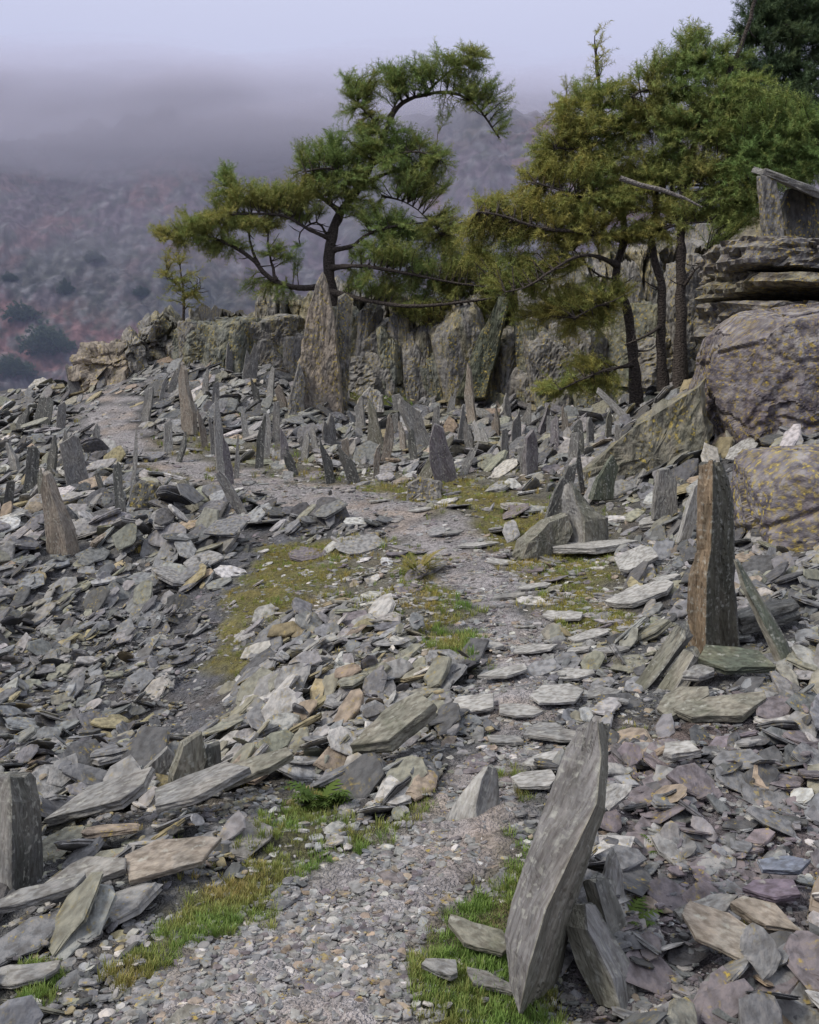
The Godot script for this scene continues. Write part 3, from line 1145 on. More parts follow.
func hero_stones() -> void:
	# the large slab leaning at the path's edge
	lofted("leaning_slate", "largest grey slab leaning at the path edge, with a sharp pale ridge", "slate slab", [
		[[510, 985, 2.44], [519, 1014, 2.36], [532, 1014, 2.52], [520, 992, 2.66]],
		[[503, 935, 2.50], [529, 968, 2.36], [557, 990, 2.60], [532, 950, 2.76]],
		[[511, 900, 2.55], [546, 910, 2.40], [575, 913, 2.68], [545, 895, 2.82]],
		[[528, 850, 2.61], [573, 853, 2.47], [593, 852, 2.74], [562, 845, 2.88]],
		[[541, 812, 2.66], [597, 803, 2.54], [603, 812, 2.74], [575, 800, 2.88]],
		[[565, 750, 2.72], [602, 757, 2.63], [607, 757, 2.76], [590, 750, 2.88]],
		[[577, 727, 2.76], [598, 720, 2.69], [609, 725, 2.79], [596, 724, 2.86]]], [[Vector3(0.19, 0.185, 0.18), Vector3(0.235, 0.22, 0.20), 0.7, Vector3(0.115, 0.108, 0.10), 0.7], OLIVE_T, DARK_T, DARK_T], 18, 18, 0.018, M.slate)
	mark("the largest leaning slab", at(560, 880, 2.6))
	keep.append([at(545, 1000, 2.5).x, 2.52, 0.16])
	lofted("prop_stone", "rounded wedge of lichened slate propped under the largest leaning slab", "slate slab", [
		[[598, 1004, 2.48], [622, 1012, 2.44], [641, 1000, 2.52], [620, 985, 2.6]],
		[[578, 965, 2.55], [612, 978, 2.46], [640, 975, 2.56], [610, 955, 2.64]],
		[[565, 925, 2.6], [588, 930, 2.53], [612, 930, 2.6], [590, 915, 2.68]],
		[[574, 905, 2.64], [585, 903, 2.61], [597, 905, 2.64], [588, 900, 2.7]]], [OLIVE_T, SLATE_T, DARK_T, DARK_T], 8, 6, 0.01, M.slate)
	lofted("prop_stone", "dark narrow slate wedged behind the largest leaning slab", "slate slab", [
		[[628, 1000, 2.62], [640, 1006, 2.58], [655, 990, 2.64], [640, 985, 2.72]],
		[[600, 935, 2.7], [612, 942, 2.66], [632, 935, 2.72], [616, 925, 2.78]],
		[[582, 880, 2.76], [596, 884, 2.72], [610, 880, 2.77], [598, 874, 2.84]]], [OLIVE_T, DARK_T, DARK_T, DARK_T], 8, 5, 0.01, M.slate)
	stone("standing_slate", "pale pointed slate standing behind the largest leaning slab", "standing slate", [[600, 925], [603, 885], [609, 855], [614, 850], [620, 875], [622, 925]], 2.88, 0.05, 0.3, PALE_T, 26, 4, M.slate, "standing slates")
	# the tall post and what leans on it
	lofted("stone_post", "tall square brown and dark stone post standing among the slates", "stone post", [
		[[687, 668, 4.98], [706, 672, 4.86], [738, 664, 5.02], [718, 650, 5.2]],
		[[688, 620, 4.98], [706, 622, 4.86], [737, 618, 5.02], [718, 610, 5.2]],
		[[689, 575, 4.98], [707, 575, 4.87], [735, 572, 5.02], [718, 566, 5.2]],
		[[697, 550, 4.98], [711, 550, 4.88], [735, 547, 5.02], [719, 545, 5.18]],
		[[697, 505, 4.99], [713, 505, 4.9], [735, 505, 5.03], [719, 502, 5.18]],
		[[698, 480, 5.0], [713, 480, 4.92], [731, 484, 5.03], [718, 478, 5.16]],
		[[698, 464, 5.01], [713, 462, 4.95], [723, 464, 5.03], [714, 461, 5.12]]], [BROWN_T, STAIN_SHADE_T, DARK_T, DARK_T], 14, 14, 0.028, M.slate)
	mark("the tall stone post", at(712, 580, 4.95))
	keep.append([at(712, 655, 4.95).x, 4.97, 0.2])
	lofted("leaning_slate", "long thin green grey slate leaning on the tall post from its open side", "slate", [
		[[796, 708, 4.66], [803, 710, 4.63], [809, 704, 4.66], [803, 702, 4.69]],
		[[766, 640, 4.74], [776, 645, 4.71], [787, 640, 4.74], [778, 636, 4.78]],
		[[740, 585, 4.82], [747, 592, 4.79], [757, 590, 4.82], [748, 582, 4.86]],
		[[733, 560, 4.86], [737, 562, 4.84], [741, 563, 4.86], [738, 559, 4.88]]], [OLIVE_T, MOSSY_T, DARK_T, DARK_T], 12, 4, 0.008, M.slate)
	lofted("leaning_slate", "dark slate leaning on the tall post, the outer of two", "slate", [
		[[603, 722, 4.6], [610, 730, 4.55], [620, 722, 4.6], [612, 716, 4.66]],
		[[645, 668, 4.68], [655, 680, 4.62], [664, 676, 4.68], [654, 664, 4.76]],
		[[676, 624, 4.8], [686, 640, 4.74], [694, 636, 4.8], [684, 620, 4.86]]], [OLIVE_T, DARK_T, DARK_T, DARK_T], 10, 5, 0.014, M.slate)
	lofted("leaning_slate", "broad mottled slate leaning on the tall post, the inner of two", "slate", [
		[[617, 738, 4.48], [632, 745, 4.42], [645, 738, 4.46], [630, 732, 4.56]],
		[[652, 694, 4.58], [668, 706, 4.5], [688, 690, 4.56], [668, 684, 4.68]],
		[[684, 648, 4.72], [694, 656, 4.66], [704, 660, 4.7], [694, 644, 4.82]]], [OLIVE_T, SLATE_T, OLIVE_T, DARK_T], 10, 6, 0.014, M.slate)
	for q in [[628, 728], [645, 706], [662, 690], [676, 672]]:
		var free := hit(q[0], q[1] + 14)
		keep.append([free.x, -free.z, 0.13])
	lie(737, 682, 72, 0.6, -25, 22, -8, MOSSY_T, "dark green slab tilted against the foot of the tall post", 0.2, 0.02)
	lie(683, 714, 64, 0.5, 25, 16, 12, OLIVE_T, "olive grey slab lying in front of the leaning pair by the post", 0.16)
	lie(722, 720, 98, 0.42, 8, 12, 5, OLIVE_T, "long brownish slab lying lowest in front of the tall post", 0.13)
	lie(764, 636, 66, 0.6, 10, 0, 0, DARK_T, "dark squared block lying behind the long thin leaning slate", 0.4, 0.08)
	lie(700, 690, 46, 0.5, 40, 10, 0, SLATE_T, "small slab wedged under the tall post", 0.2, 0.05)
	# far edge of the frame, near the camera
	lofted("standing_block", "dark square upright block cut by the picture's edge", "standing stone", [
		[[-30, 905, 3.2], [12, 915, 3.02], [44, 885, 3.2], [10, 880, 3.5]],
		[[-30, 845, 3.2], [12, 850, 3.02], [42, 845, 3.2], [10, 840, 3.5]],
		[[-28, 800, 3.22], [12, 803, 3.05], [40, 800, 3.22], [10, 798, 3.48]],
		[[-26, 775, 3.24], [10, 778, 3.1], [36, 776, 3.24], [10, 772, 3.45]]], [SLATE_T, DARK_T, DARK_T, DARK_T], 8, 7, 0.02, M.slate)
	mark("the dark edge block", at(15, 840, 3.1))
	keep.append([at(5, 890, 3.2).x, 3.2, 0.2])
	lie(105, 830, 110, 0.55, 22, 14, 12, SLATE_T, "broad grey slab with yellow lichen beside the dark edge block", 0.16, 0.05)
	lie(195, 815, 110, 0.55, 20, 8, 14, SLATE_T, "wide bluish slab in the middle of the near scree shelf", 0.12, 0.04)
	lie(170, 885, 100, 0.46, 24, 16, 4, TAN_T, "long lichened slab along the upper edge of the grass strip", 0.12, 0.03)
	lie(40, 925, 104, 0.26, 14, 10, 6, SLATE_T, "long narrow slate beam at the foot of the dark edge block", 0.12, 0.06)
	lie(90, 900, 90, 0.4, 30, 18, 8, SLATE_T, "tilted slab stacked below the broad lichened slab", 0.14, 0.04)
	lie(255, 795, 84, 0.42, 28, 18, 14, OLIVE_T, "long tan slab sloping across the near scree shelf", 0.14, 0.05)
	lie(398, 762, 96, 0.55, 26, 14, 16, OLIVE_T, "thick overhanging slab ending at the footpath", 0.28, 0.08)
	lie(20, 985, 90, 0.35, 10, 8, 0, SLATE_T, "purple slab half sunk in the lowest corner", 0.12, 0.0)
	stone("standing_slate", "thicker of two dark slates standing close together above the near shelf", "standing slate", [[168, 806], [172, 770], [182, 742], [198, 735], [204, 760], [190, 806]], 4.0, 0.09, 0.5, OLIVE_T, 30, 5, M.slate, "standing slates")
	stone("standing_slate", "thinner of two dark slates standing close together above the near shelf", "standing slate", [[188, 806], [198, 770], [208, 748], [218, 745], [222, 790], [210, 808]], 4.05, 0.06, 0.35, DARK_T, 30, 5, M.slate, "standing slates")
	stone("standing_slate", "pale broken slate propped beside the two dark standing slates", "standing slate", [[118, 806], [140, 775], [165, 750], [172, 760], [150, 800], [135, 812]], 4.1, 0.05, 0.3, SLATE_T, 26, 4, M.slate, "standing slates")
	mark("the two dark standing slates", at(195, 775, 4.0))
	keep.append([at(190, 800, 4.0).x, 4.0, 0.12])
	# wedge on the path
	lofted("wedge_stone", "grey wedge of slate standing upright in the footpath", "standing slate", [
		[[440, 826, 3.42], [478, 836, 3.36], [500, 822, 3.46], [475, 815, 3.55]],
		[[456, 800, 3.45], [476, 806, 3.4], [499, 800, 3.48], [480, 795, 3.55]],
		[[474, 778, 3.48], [482, 779, 3.45], [498, 776, 3.5], [488, 775, 3.54]],
		[[484, 768, 3.5], [488, 767, 3.48], [496, 767, 3.5], [491, 766, 3.53]]], [PALE_T, SLATE_T, DARK_T, DARK_T], 7, 7, 0.008, M.slate)
	mark("the wedge in the path", at(475, 800, 3.45))
	lie(477, 958, 76, 0.42, -26, 12, -6, OLIVE_T, "grey slab lying in the grass just before the largest leaning slab", 0.14, 0.02)
	lie(444, 986, 42, 0.7, -20, 8, 0, SLATE_T, "dark angular block in the grass by the path", 0.3, 0.02)
	lie(490, 1000, 56, 0.4, -15, 6, 0, SLATE_T, "small flat slate beneath the grass slab", 0.12, 0.0)
	lie(535, 790, 46, 0.95, 8, 0, 0, PALE_T, "pale square flagstone set in the path beyond the wedge", 0.06, 0.012, 0.8)
	lie(553, 702, 62, 0.75, 20, 0, 0, PALE_T, "pale flagstone in the path level with the leaning pair", 0.06, 0.012, 0.6)
	lie(505, 680, 60, 0.6, 25, 4, 0, PALE_T, "large pale flagstone at the narrow of the path", 0.07, 0.012)
	lie(478, 712, 60, 0.6, -10, 6, 4, PALE_T, "pale blue slab at the path's lower side", 0.1, 0.0)
	lie(560, 745, 70, 0.5, 0, 2, 0, SLATE_T, "wide grey flagstone crossing the path", 0.06, 0.012)
	lie(535, 655, 48, 0.6, 12, 2, 0, PALE_T, "pale flagstone midway up the path", 0.06, 0.012)
	lie(560, 620, 46, 0.6, -20, 2, 0, PALE_T, "white grey flagstone on the path's mossy side", 0.08, 0.0)
	lie(480, 548, 46, 0.5, 10, 0, 0, PALE_T, "pale flagstone at the path's bend", 0.08, 0.0)
	var flag := 0
	for q in [[520, 715, 44, 0.7], [505, 745, 40, 0.6], [575, 680, 50, 0.6], [590, 640, 46, 0.6], [600, 700, 54, 0.55], [545, 765, 46, 0.6], [585, 770, 40, 0.6], [610, 655, 40, 0.6], [575, 655, 34, 0.7], [490, 650, 34, 0.7], [510, 600, 34, 0.6], [535, 590, 36, 0.6], [500, 565, 30, 0.6], [450, 535, 30, 0.6], [420, 512, 26, 0.6], [380, 503, 24, 0.6], [545, 735, 38, 0.7]]:
		lie(q[0], q[1], q[2], q[3], rng.randf_range(-40, 40), rng.randf_range(-3, 5), rng.randf_range(-4, 4), [PALE_T, SLATE_T, PALE_T][flag % 3], "", 0.08, -0.004, 0.4)
		later.append([get_child(get_child_count() - 1), "trodden pale flagstone" if flag % 3 != 1 else "trodden grey flagstone", Vector2(q[0], q[1])])
		flag += 1
	# the uphill side of the path
	lie(643, 604, 70, 0.45, 6, 10, 4, PALE_T, "broad pale slab above the dark slate leaning on the post", 0.12, 0.02)
	lie(594, 556, 86, 0.4, -6, 6, -4, PALE_T, "long buff slab under the seat shaped stone", 0.12, 0.03)
	lie(634, 574, 50, 0.7, 30, 12, 8, PALE_T, "tilted pale slab between the buff slab and the tall post", 0.12, 0.03)
	lie(668, 588, 32, 0.7, 10, 4, 0, PALE_T, "small rounded pale stone near the tall post's head", 0.3, 0.03)
	lie(655, 528, 34, 0.7, 0, 6, 0, PALE_T, "rounded pale stone below the upright grey slab", 0.3, 0.03)
	lie(678, 770, 46, 0.75, -12, 10, 6, PALE_T, "pale grey angular block lying on the purple scree", 0.3, 0.04)
	lie(724, 974, 88, 0.62, -34, 14, -10, TAN_T, "tan rectangular slab lying nearest the lower corner", 0.1, 0.05, 0.8)
	lie(765, 950, 66, 0.5, -36, 12, -8, TAN_T, "rough buff stone just above the tan rectangular slab", 0.26, 0.06)
	lie(708, 940, 80, 0.32, 24, 12, 6, SLATE_T, "long grey slate lying across the purple scree", 0.14, 0.06)
	lie(780, 893, 64, 0.36, 8, 10, 0, [Vector3(0.17, 0.19, 0.23), Vector3(0.2, 0.21, 0.24), 0.5, Vector3(0.12, 0.13, 0.16), 0.4], "smooth blue slate among the purple scree", 0.16, 0.06)
	lie(765, 912, 60, 0.5, -4, 8, 0, [Vector3(0.17, 0.14, 0.17), Vector3(0.2, 0.17, 0.19), 0.5, Vector3(0.12, 0.1, 0.13), 0.4], "dark violet slate under the smooth blue one", 0.22, 0.03)
	lie(614, 822, 46, 0.5, 44, 24, 10, PALE_T, "pale wedge shaped slate beside the ridge of the largest leaning slab", 0.24, 0.04)
	# the seat shaped stone and its neighbours
	lofted("seat_stone", "seat shaped grey stone with one high end above the path", "standing stone", [
		[[561, 548, 8.0], [585, 552, 7.85], [609, 546, 8.0], [585, 540, 8.3]],
		[[562, 518, 8.02], [585, 522, 7.88], [609, 518, 8.02], [585, 514, 8.3]],
		[[563, 498, 8.04], [576, 500, 7.95], [592, 508, 8.05], [576, 498, 8.25]],
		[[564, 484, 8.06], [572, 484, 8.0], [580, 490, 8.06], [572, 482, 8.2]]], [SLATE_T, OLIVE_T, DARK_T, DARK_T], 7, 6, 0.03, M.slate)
	mark("the seat shaped stone", at(585, 520, 7.95))
	keep.append([at(585, 540, 8.0).x, 8.05, 0.22])
	stone("standing_slate", "dark slate plate leaning behind the seat shaped stone", "standing slate", [[544, 520], [552, 495], [568, 466], [577, 462], [574, 480], [560, 515]], 8.6, 0.07, 0.2, DARK_T, 26, 4, M.slate, "standing slates")
	stone("standing_slate", "upright grey slab with square head between the tilted rock and the post", "standing slate", [[652, 518], [653, 490], [658, 470], [668, 468], [677, 480], [676, 518]], 8.2, 0.08, 0.15, SLATE_T, 26, 4, M.slate, "standing slates")
	stone("standing_slate", "pale sliver leaning close behind the tall post", "standing slate", [[676, 542], [684, 515], [694, 486], [701, 480], [699, 505], [688, 540]], 7.4, 0.05, 0.3, PALE_T, 22, 4, M.slate, "standing slates")
	stone("standing_slate", "greenish slab leaning at the foot of the big tilted rock", "standing slate", [[590, 498], [596, 478], [612, 456], [618, 468], [612, 500]], 9.2, 0.08, 0.3, MOSSY_T, 24, 4, M.slate, "standing slates")
	stone("split_boulder", "low split rock with wood-like grain beside the mossy path edge", "rock", [[516, 556], [522, 540], [545, 522], [566, 514], [570, 530], [560, 548], [540, 560]], 7.9, 0.24, 0.3, OLIVE_T, 40, 7, M.slate)
	lie(800, 424, 36, 0.8, 20, 70, 0, SLATE_T, "grey slab propped against the violet outcrop", 0.14, 0.55)
	lie(742, 458, 40, 0.5, 20, 30, 10, PALE_T, "pale slab lying between outcrop and lichen boulder", 0.12, 0.0)
	# shelter of slabs on the ledges
	stone("shelter_stone", "upright grey slab holding up the roof slab on the ledges", "slate slab", [[766, 240], [760, 205], [757, 176], [772, 176], [778, 205], [782, 240]], 11.6, 0.16, 0.2, SLATE_T, 30, 5, M.rock)
	stone("shelter_stone", "dark upright slab at the back of the little stone shelter", "slate slab", [[784, 246], [779, 208], [786, 190], [812, 196], [850, 214], [850, 246]], 12.0, 0.2, 0.1, DARK_T, 30, 5, M.rock)
	var roof := put(slab(polygon(7, 1.0, 0.8, 0.4), 0.09, 34, 5, SLATE_T, 3.0).mesh(M.slate), "roof_stone", self)
	roof.position = at(792, 184, 11.8)
	roof.basis = Basis(Vector3.BACK, -0.38) * Basis(Vector3.RIGHT, -PI / 2 + 0.25)
	tag(roof, "sloping pale roof slab laid on top of the upright shelter slabs", "slate slab")
	mark("the little slab shelter", at(790, 205, 11.7))
	stone("mossy_boulder", "black mossy boulder beside the thin pair of uprights", "boulder", [[133, 506], [134, 490], [142, 482], [156, 484], [159, 500], [156, 508]], 10.6, 0.3, 0.0, DARK_T, 26, 4, M.rock)
	stone("grey_boulder", "round grey boulder at the edge of the mossy path bend", "boulder", [[406, 500], [408, 485], [420, 478], [437, 482], [442, 496], [430, 502]], 10.6, 0.3, 0.0, SLATE_T, 26, 4, M.rock)
	stone("grey_boulder", "pale boulder under the cliff beside the rock pinnacle", "boulder", [[358, 412], [360, 398], [370, 388], [382, 396], [384, 412]], 16.6, 0.35, 0.0, PALE_T, 24, 4, M.rock)


# foot x, y, head x, y, width (pixels), tone, style
const UPRIGHTS := [
	[29, 494, 28, 457, 12, "dark", 0], [50, 480, 46, 438, 9, "dark", 1], [79, 488, 77, 446, 18, "grey", 0], [72, 478, 68, 434, 7, "grey", 1], [64, 552, 75, 478, 24, "tan", 1], [122, 530, 122, 466, 10, "dark", 0], [130, 512, 134, 440, 5, "grey", 1],
	[42, 508, 41, 470, 5, "olive", 1], [196, 511, 180, 485, 15, "olive", 0], [245, 516, 224, 476, 9, "grey", 0], [222, 474, 220, 398, 9, "grey", 1], [190, 434, 190, 378, 13, "tan", 1], [230, 484, 230, 430, 8, "purple", 1], [236, 480, 237, 440, 5, "grey", 1], [264, 458, 265, 415, 9, "grey", 0],
	[259, 468, 258, 425, 8, "dark", 1], [249, 382, 248, 350, 13, "grey", 1], [229, 374, 229, 343, 6, "grey", 1], [145, 421, 146, 392, 8, "grey", 0], [161, 399, 163, 376, 4, "pale", 1], [40, 428, 42, 400, 15, "dark", 0], [117, 367, 117, 343, 7, "grey", 0], [77, 395, 74, 368, 16, "grey", 1], [136, 366, 146, 345, 9, "grey", 0],
	[331, 484, 336, 440, 9, "dark", 1], [355, 483, 349, 450, 13, "dark", 1], [318, 458, 317, 432, 8, "grey", 0], [304, 461, 303, 438, 8, "grey", 0], [329, 444, 329, 420, 13, "grey", 1], [378, 452, 376, 405, 14, "olive", 1], [385, 461, 395, 420, 9, "tan", 1], [399, 421, 400, 398, 10, "grey", 0], [424, 453, 424, 406, 17, "grey", 1],
	[415, 468, 414, 438, 8, "dark", 0], [421, 482, 443, 427, 11, "olive", 1], [447, 482, 447, 431, 22, "purple", 1], [473, 423, 474, 372, 10, "tan", 1], [459, 448, 457, 405, 8, "grey", 1], [486, 454, 485, 417, 10, "pale", 1], [517, 450, 515, 416, 11, "grey", 1], [531, 474, 530, 432, 12, "purple", 0], [526, 473, 521, 453, 9, "pale", 0], [540, 439, 548, 406, 8, "purple", 1],
	[549, 443, 549, 418, 8, "grey", 0], [556, 456, 556, 423, 9, "purple", 0], [376, 478, 374, 447, 6, "tan", 1], [449, 416, 448, 390, 6, "grey", 1], [580, 459, 578, 428, 9, "dark", 0], [583, 493, 583, 455, 5, "dark", 1], [633, 423, 604, 398, 8, "pale", 0], [462, 476, 470, 446, 8, "grey", 1],
	[16, 470, 12, 440, 8, "grey", 1], [5, 520, 8, 480, 9, "dark", 0], [97, 452, 98, 430, 6, "grey", 1], [108, 505, 104, 478, 6, "dark", 0], [168, 452, 166, 424, 8, "grey", 0], [178, 462, 182, 432, 7, "dark", 1], [205, 448, 202, 410, 7, "tan", 1], [214, 455, 215, 425, 6, "grey", 1], [247, 442, 250, 412, 7, "grey", 1],
	[276, 440, 277, 408, 7, "grey", 0], [285, 462, 286, 436, 8, "purple", 1], [296, 476, 290, 450, 7, "dark", 1], [345, 462, 345, 440, 7, "tan", 0], [362, 430, 363, 404, 8, "grey", 1], [392, 440, 392, 416, 6, "grey", 0], [404, 455, 403, 425, 7, "tan", 1], [435, 440, 437, 410, 7, "grey", 0], [470, 455, 470, 424, 8, "grey", 1],
	[497, 440, 499, 412, 7, "tan", 1], [505, 462, 502, 434, 8, "grey", 0], [510, 425, 512, 400, 7, "grey", 1], [525, 432, 524, 404, 7, "grey", 1], [566, 440, 566, 412, 7, "tan", 1], [572, 470, 568, 442, 8, "grey", 0], [590, 446, 592, 420, 7, "grey", 1], [608, 440, 606, 416, 7, "olive", 1], [620, 452, 622, 428, 8, "grey", 0],
	[205, 395, 206, 368, 6, "grey", 1], [215, 408, 214, 384, 6, "grey", 0], [170, 392, 172, 370, 6, "grey", 1], [270, 398, 270, 372, 8, "grey", 1], [285, 412, 284, 386, 8, "tan", 0], [258, 405, 256, 382, 6, "dark", 1], [60, 432, 58, 408, 8, "grey", 0], [20, 432, 22, 408, 8, "dark", 1],
]


func standing_stones() -> void:
	var tints := {"dark": DARK_T, "grey": SLATE_T, "tan": TAN_T, "pale": PALE_T, "olive": OLIVE_T, "purple": VIOLET}
	var word := {"dark": "dark", "grey": "grey", "tan": "tan", "pale": "pale", "olive": "olive grey", "purple": "purple grey"}
	for u in UPRIGHTS:
		var p := hit(u[0], u[1])
		var d := -p.z
		var h: float = Vector2(u[2] - u[0], u[3] - u[1]).length() * d / FOCAL * rng.randf_range(0.85, 1.15) + 0.1
		var w: float = u[4] * d / FOCAL * rng.randf_range(0.85, 1.2)
		var a := atan2(u[0] - u[2], u[1] - u[3]) + rng.randfn() * 0.13
		var o := PackedVector2Array()
		var style := rng.randf()
		if u[6] == 1 and style < 0.3:       # slanted head
			var e := -1.0 if rng.randf() < 0.5 else 1.0
			o = PackedVector2Array([Vector2(-e * w * 0.5, 0), Vector2(-e * w * 0.52, h * rng.randf_range(0.55, 0.72)), Vector2(-e * w * 0.2, h * rng.randf_range(0.74, 0.84)), Vector2(e * w * 0.34, h), Vector2(e * w * 0.5, h * 0.92), Vector2(e * w * 0.46, h * 0.4), Vector2(e * w * 0.5, 0)])
		elif u[6] == 1 and style < 0.5:     # split into two teeth
			var e := -1.0 if rng.randf() < 0.5 else 1.0
			o = PackedVector2Array([Vector2(-e * w * 0.5, 0), Vector2(-e * w * 0.55, h * 0.5), Vector2(-e * w * 0.4, h * 0.8), Vector2(-e * w * 0.12, h * 0.66), Vector2(e * w * 0.1, h), Vector2(e * w * 0.36, h * 0.9), Vector2(e * w * 0.55, h * 0.4), Vector2(e * w * 0.5, 0)])
		elif u[6] == 1:
			var e := -1.0 if rng.randf() < 0.5 else 1.0      # one straight side, one broken away
			var tip := rng.randf_range(0.1, 0.45) * w * e
			o = PackedVector2Array([Vector2(-e * w * 0.5, 0), Vector2(-e * w * rng.randf_range(0.4, 0.58), h * rng.randf_range(0.3, 0.55)), Vector2(-e * w * rng.randf_range(0.1, 0.4), h * rng.randf_range(0.6, 0.8)), Vector2(tip - e * w * rng.randf_range(0.05, 0.3), h * rng.randf_range(0.85, 0.97)), Vector2(tip, h), Vector2(e * w * rng.randf_range(0.45, 0.56), h * rng.randf_range(0.6, 0.9)), Vector2(e * w * rng.randf_range(0.4, 0.55), h * 0.3), Vector2(e * w * 0.5, 0)])
		else:
			o = PackedVector2Array([Vector2(-w * 0.5, 0), Vector2(-w * rng.randf_range(0.42, 0.56), h * 0.5), Vector2(-w * rng.randf_range(0.35, 0.5), h * rng.randf_range(0.85, 1.0)), Vector2(w * rng.randf_range(0.1, 0.3), h), Vector2(w * rng.randf_range(0.36, 0.5), h * rng.randf_range(0.78, 0.95)), Vector2(w * 0.5, h * 0.4), Vector2(w * 0.5, 0)])
		var yaw := rng.randf_range(-0.6, 0.6)
		var s := slab(o, clampf(w * rng.randf_range(0.25, 0.7), 0.03, 0.2), 26, 5, tints[u[5]], rng.randf() * 90.0)
		var m := put(s.mesh(M.slate), "standing_slate", self)
		m.position = p + Vector3.DOWN * 0.03
		m.rotation = Vector3(rng.randf_range(-0.3, 0.2), yaw, a)
		tag(m, "", "standing slate", "standing slates")
		later.append([m, "%s %s slate standing upright" % [word[u[5]], ["broad" if w > 0.14 else "blunt", "pointed"][u[6]]], seen(p + Vector3.UP * h * 0.5)])
		keep.append([p.x, d, w * 0.6 + 0.04])


# ------------------------------------------------------------------ loose slates
var later := []     # [node, words, place in the picture]: labels written when all is placed


# one irregular plate, one unit long, wide and thick
func plate() -> Shape:
	var n := rng.randi_range(7, 11)
	var o := polygon(n, 1.0, 1.0, rng.randf() * 0.6)
	var s := Shape.new()
	var rows := []
	var cols := []
	var lean := Vector2.from_angle(rng.randf() * TAU) * rng.randf_range(0.0, 0.7)
	var mid := Vector2.ZERO
	for q in o:
		mid += q / n
	for l in [[-0.5, 0.0], [-0.5, 0.82], [-0.28, 0.98], [0.0, 0.93], [0.12, 1.0], [0.36, 0.95], [0.46, 0.84], [0.5, 0.0]]:
		var r := PackedVector3Array()
		var c := PackedColorArray()
		for q in o:
			var f: float = l[1] * (1.0 + (rng.randf_range(-0.07, 0.07) if l[1] > 0.0 else 0.0))
			var p := mid + (q - mid) * f
			var y: float = l[0] * (1.0 + lean.dot(p)) + (rng.randf_range(-0.07, 0.07) if l[1] > 0.0 else 0.0)
			r.append(Vector3(p.x, y, p.y))
			c.append(Color.WHITE)
		rows.append(r)
		cols.append(c)
	s.rows(rows, cols, true)
	return s.turned()


const MIXES := {
	HOLLOW: [["blue grey", 8], ["dark", 6], ["grey", 3], ["olive grey", 2], ["ochre", 1]],
	SCREE: [["blue grey", 12], ["grey", 8], ["dark", 7], ["brown", 1], ["pale grey", 2], ["olive grey", 4], ["ochre", 1]],
	PATH: [["grey", 9], ["brown", 1], ["pale grey", 1], ["purple grey", 2], ["blue grey", 2]],
	GRASS: [["grey", 3], ["pale grey", 1]],
	MOSS: [["grey", 3], ["pale grey", 1], ["purple grey", 1]],
	GULLY: [["blue grey", 6], ["dark", 3], ["grey", 1], ["purple grey", 1]],
	MOUND: [["grey", 4], ["olive grey", 3], ["pale grey", 2], ["blue grey", 4], ["brown", 1], ["ochre", 1], ["grey", 3]],
	PURPLE: [["purple grey", 8], ["grey", 5], ["blue grey", 5], ["brown", 1], ["pale grey", 1], ["dark", 3]],
	MIXED: [["grey", 4], ["pale grey", 3], ["olive grey", 2], ["purple grey", 1], ["brown", 1]],
}
# share of the ground that stones cover in each zone, and how steeply they are stacked on edge
const COVER := {HOLLOW: 3.4, SCREE: 3.4, PATH: 0.14, GRASS: 0.05, MOSS: 0.3, GULLY: 3.0, MOUND: 3.2, PURPLE: 3.2, MIXED: 1.05}
const STEEP := {HOLLOW: 0.24, SCREE: 0.2, PATH: 0.05, GRASS: 0.15, MOSS: 0.15, GULLY: 0.18, MOUND: 0.26, PURPLE: 0.16, MIXED: 0.18}


func pick(z: int) -> String:
	var sum := 0
	for k in MIXES[z]:
		sum += k[1]
	var r := rng.randi() % sum
	for k in MIXES[z]:
		r -= k[1]
		if r < 0:
			return k[0]
	return "grey"


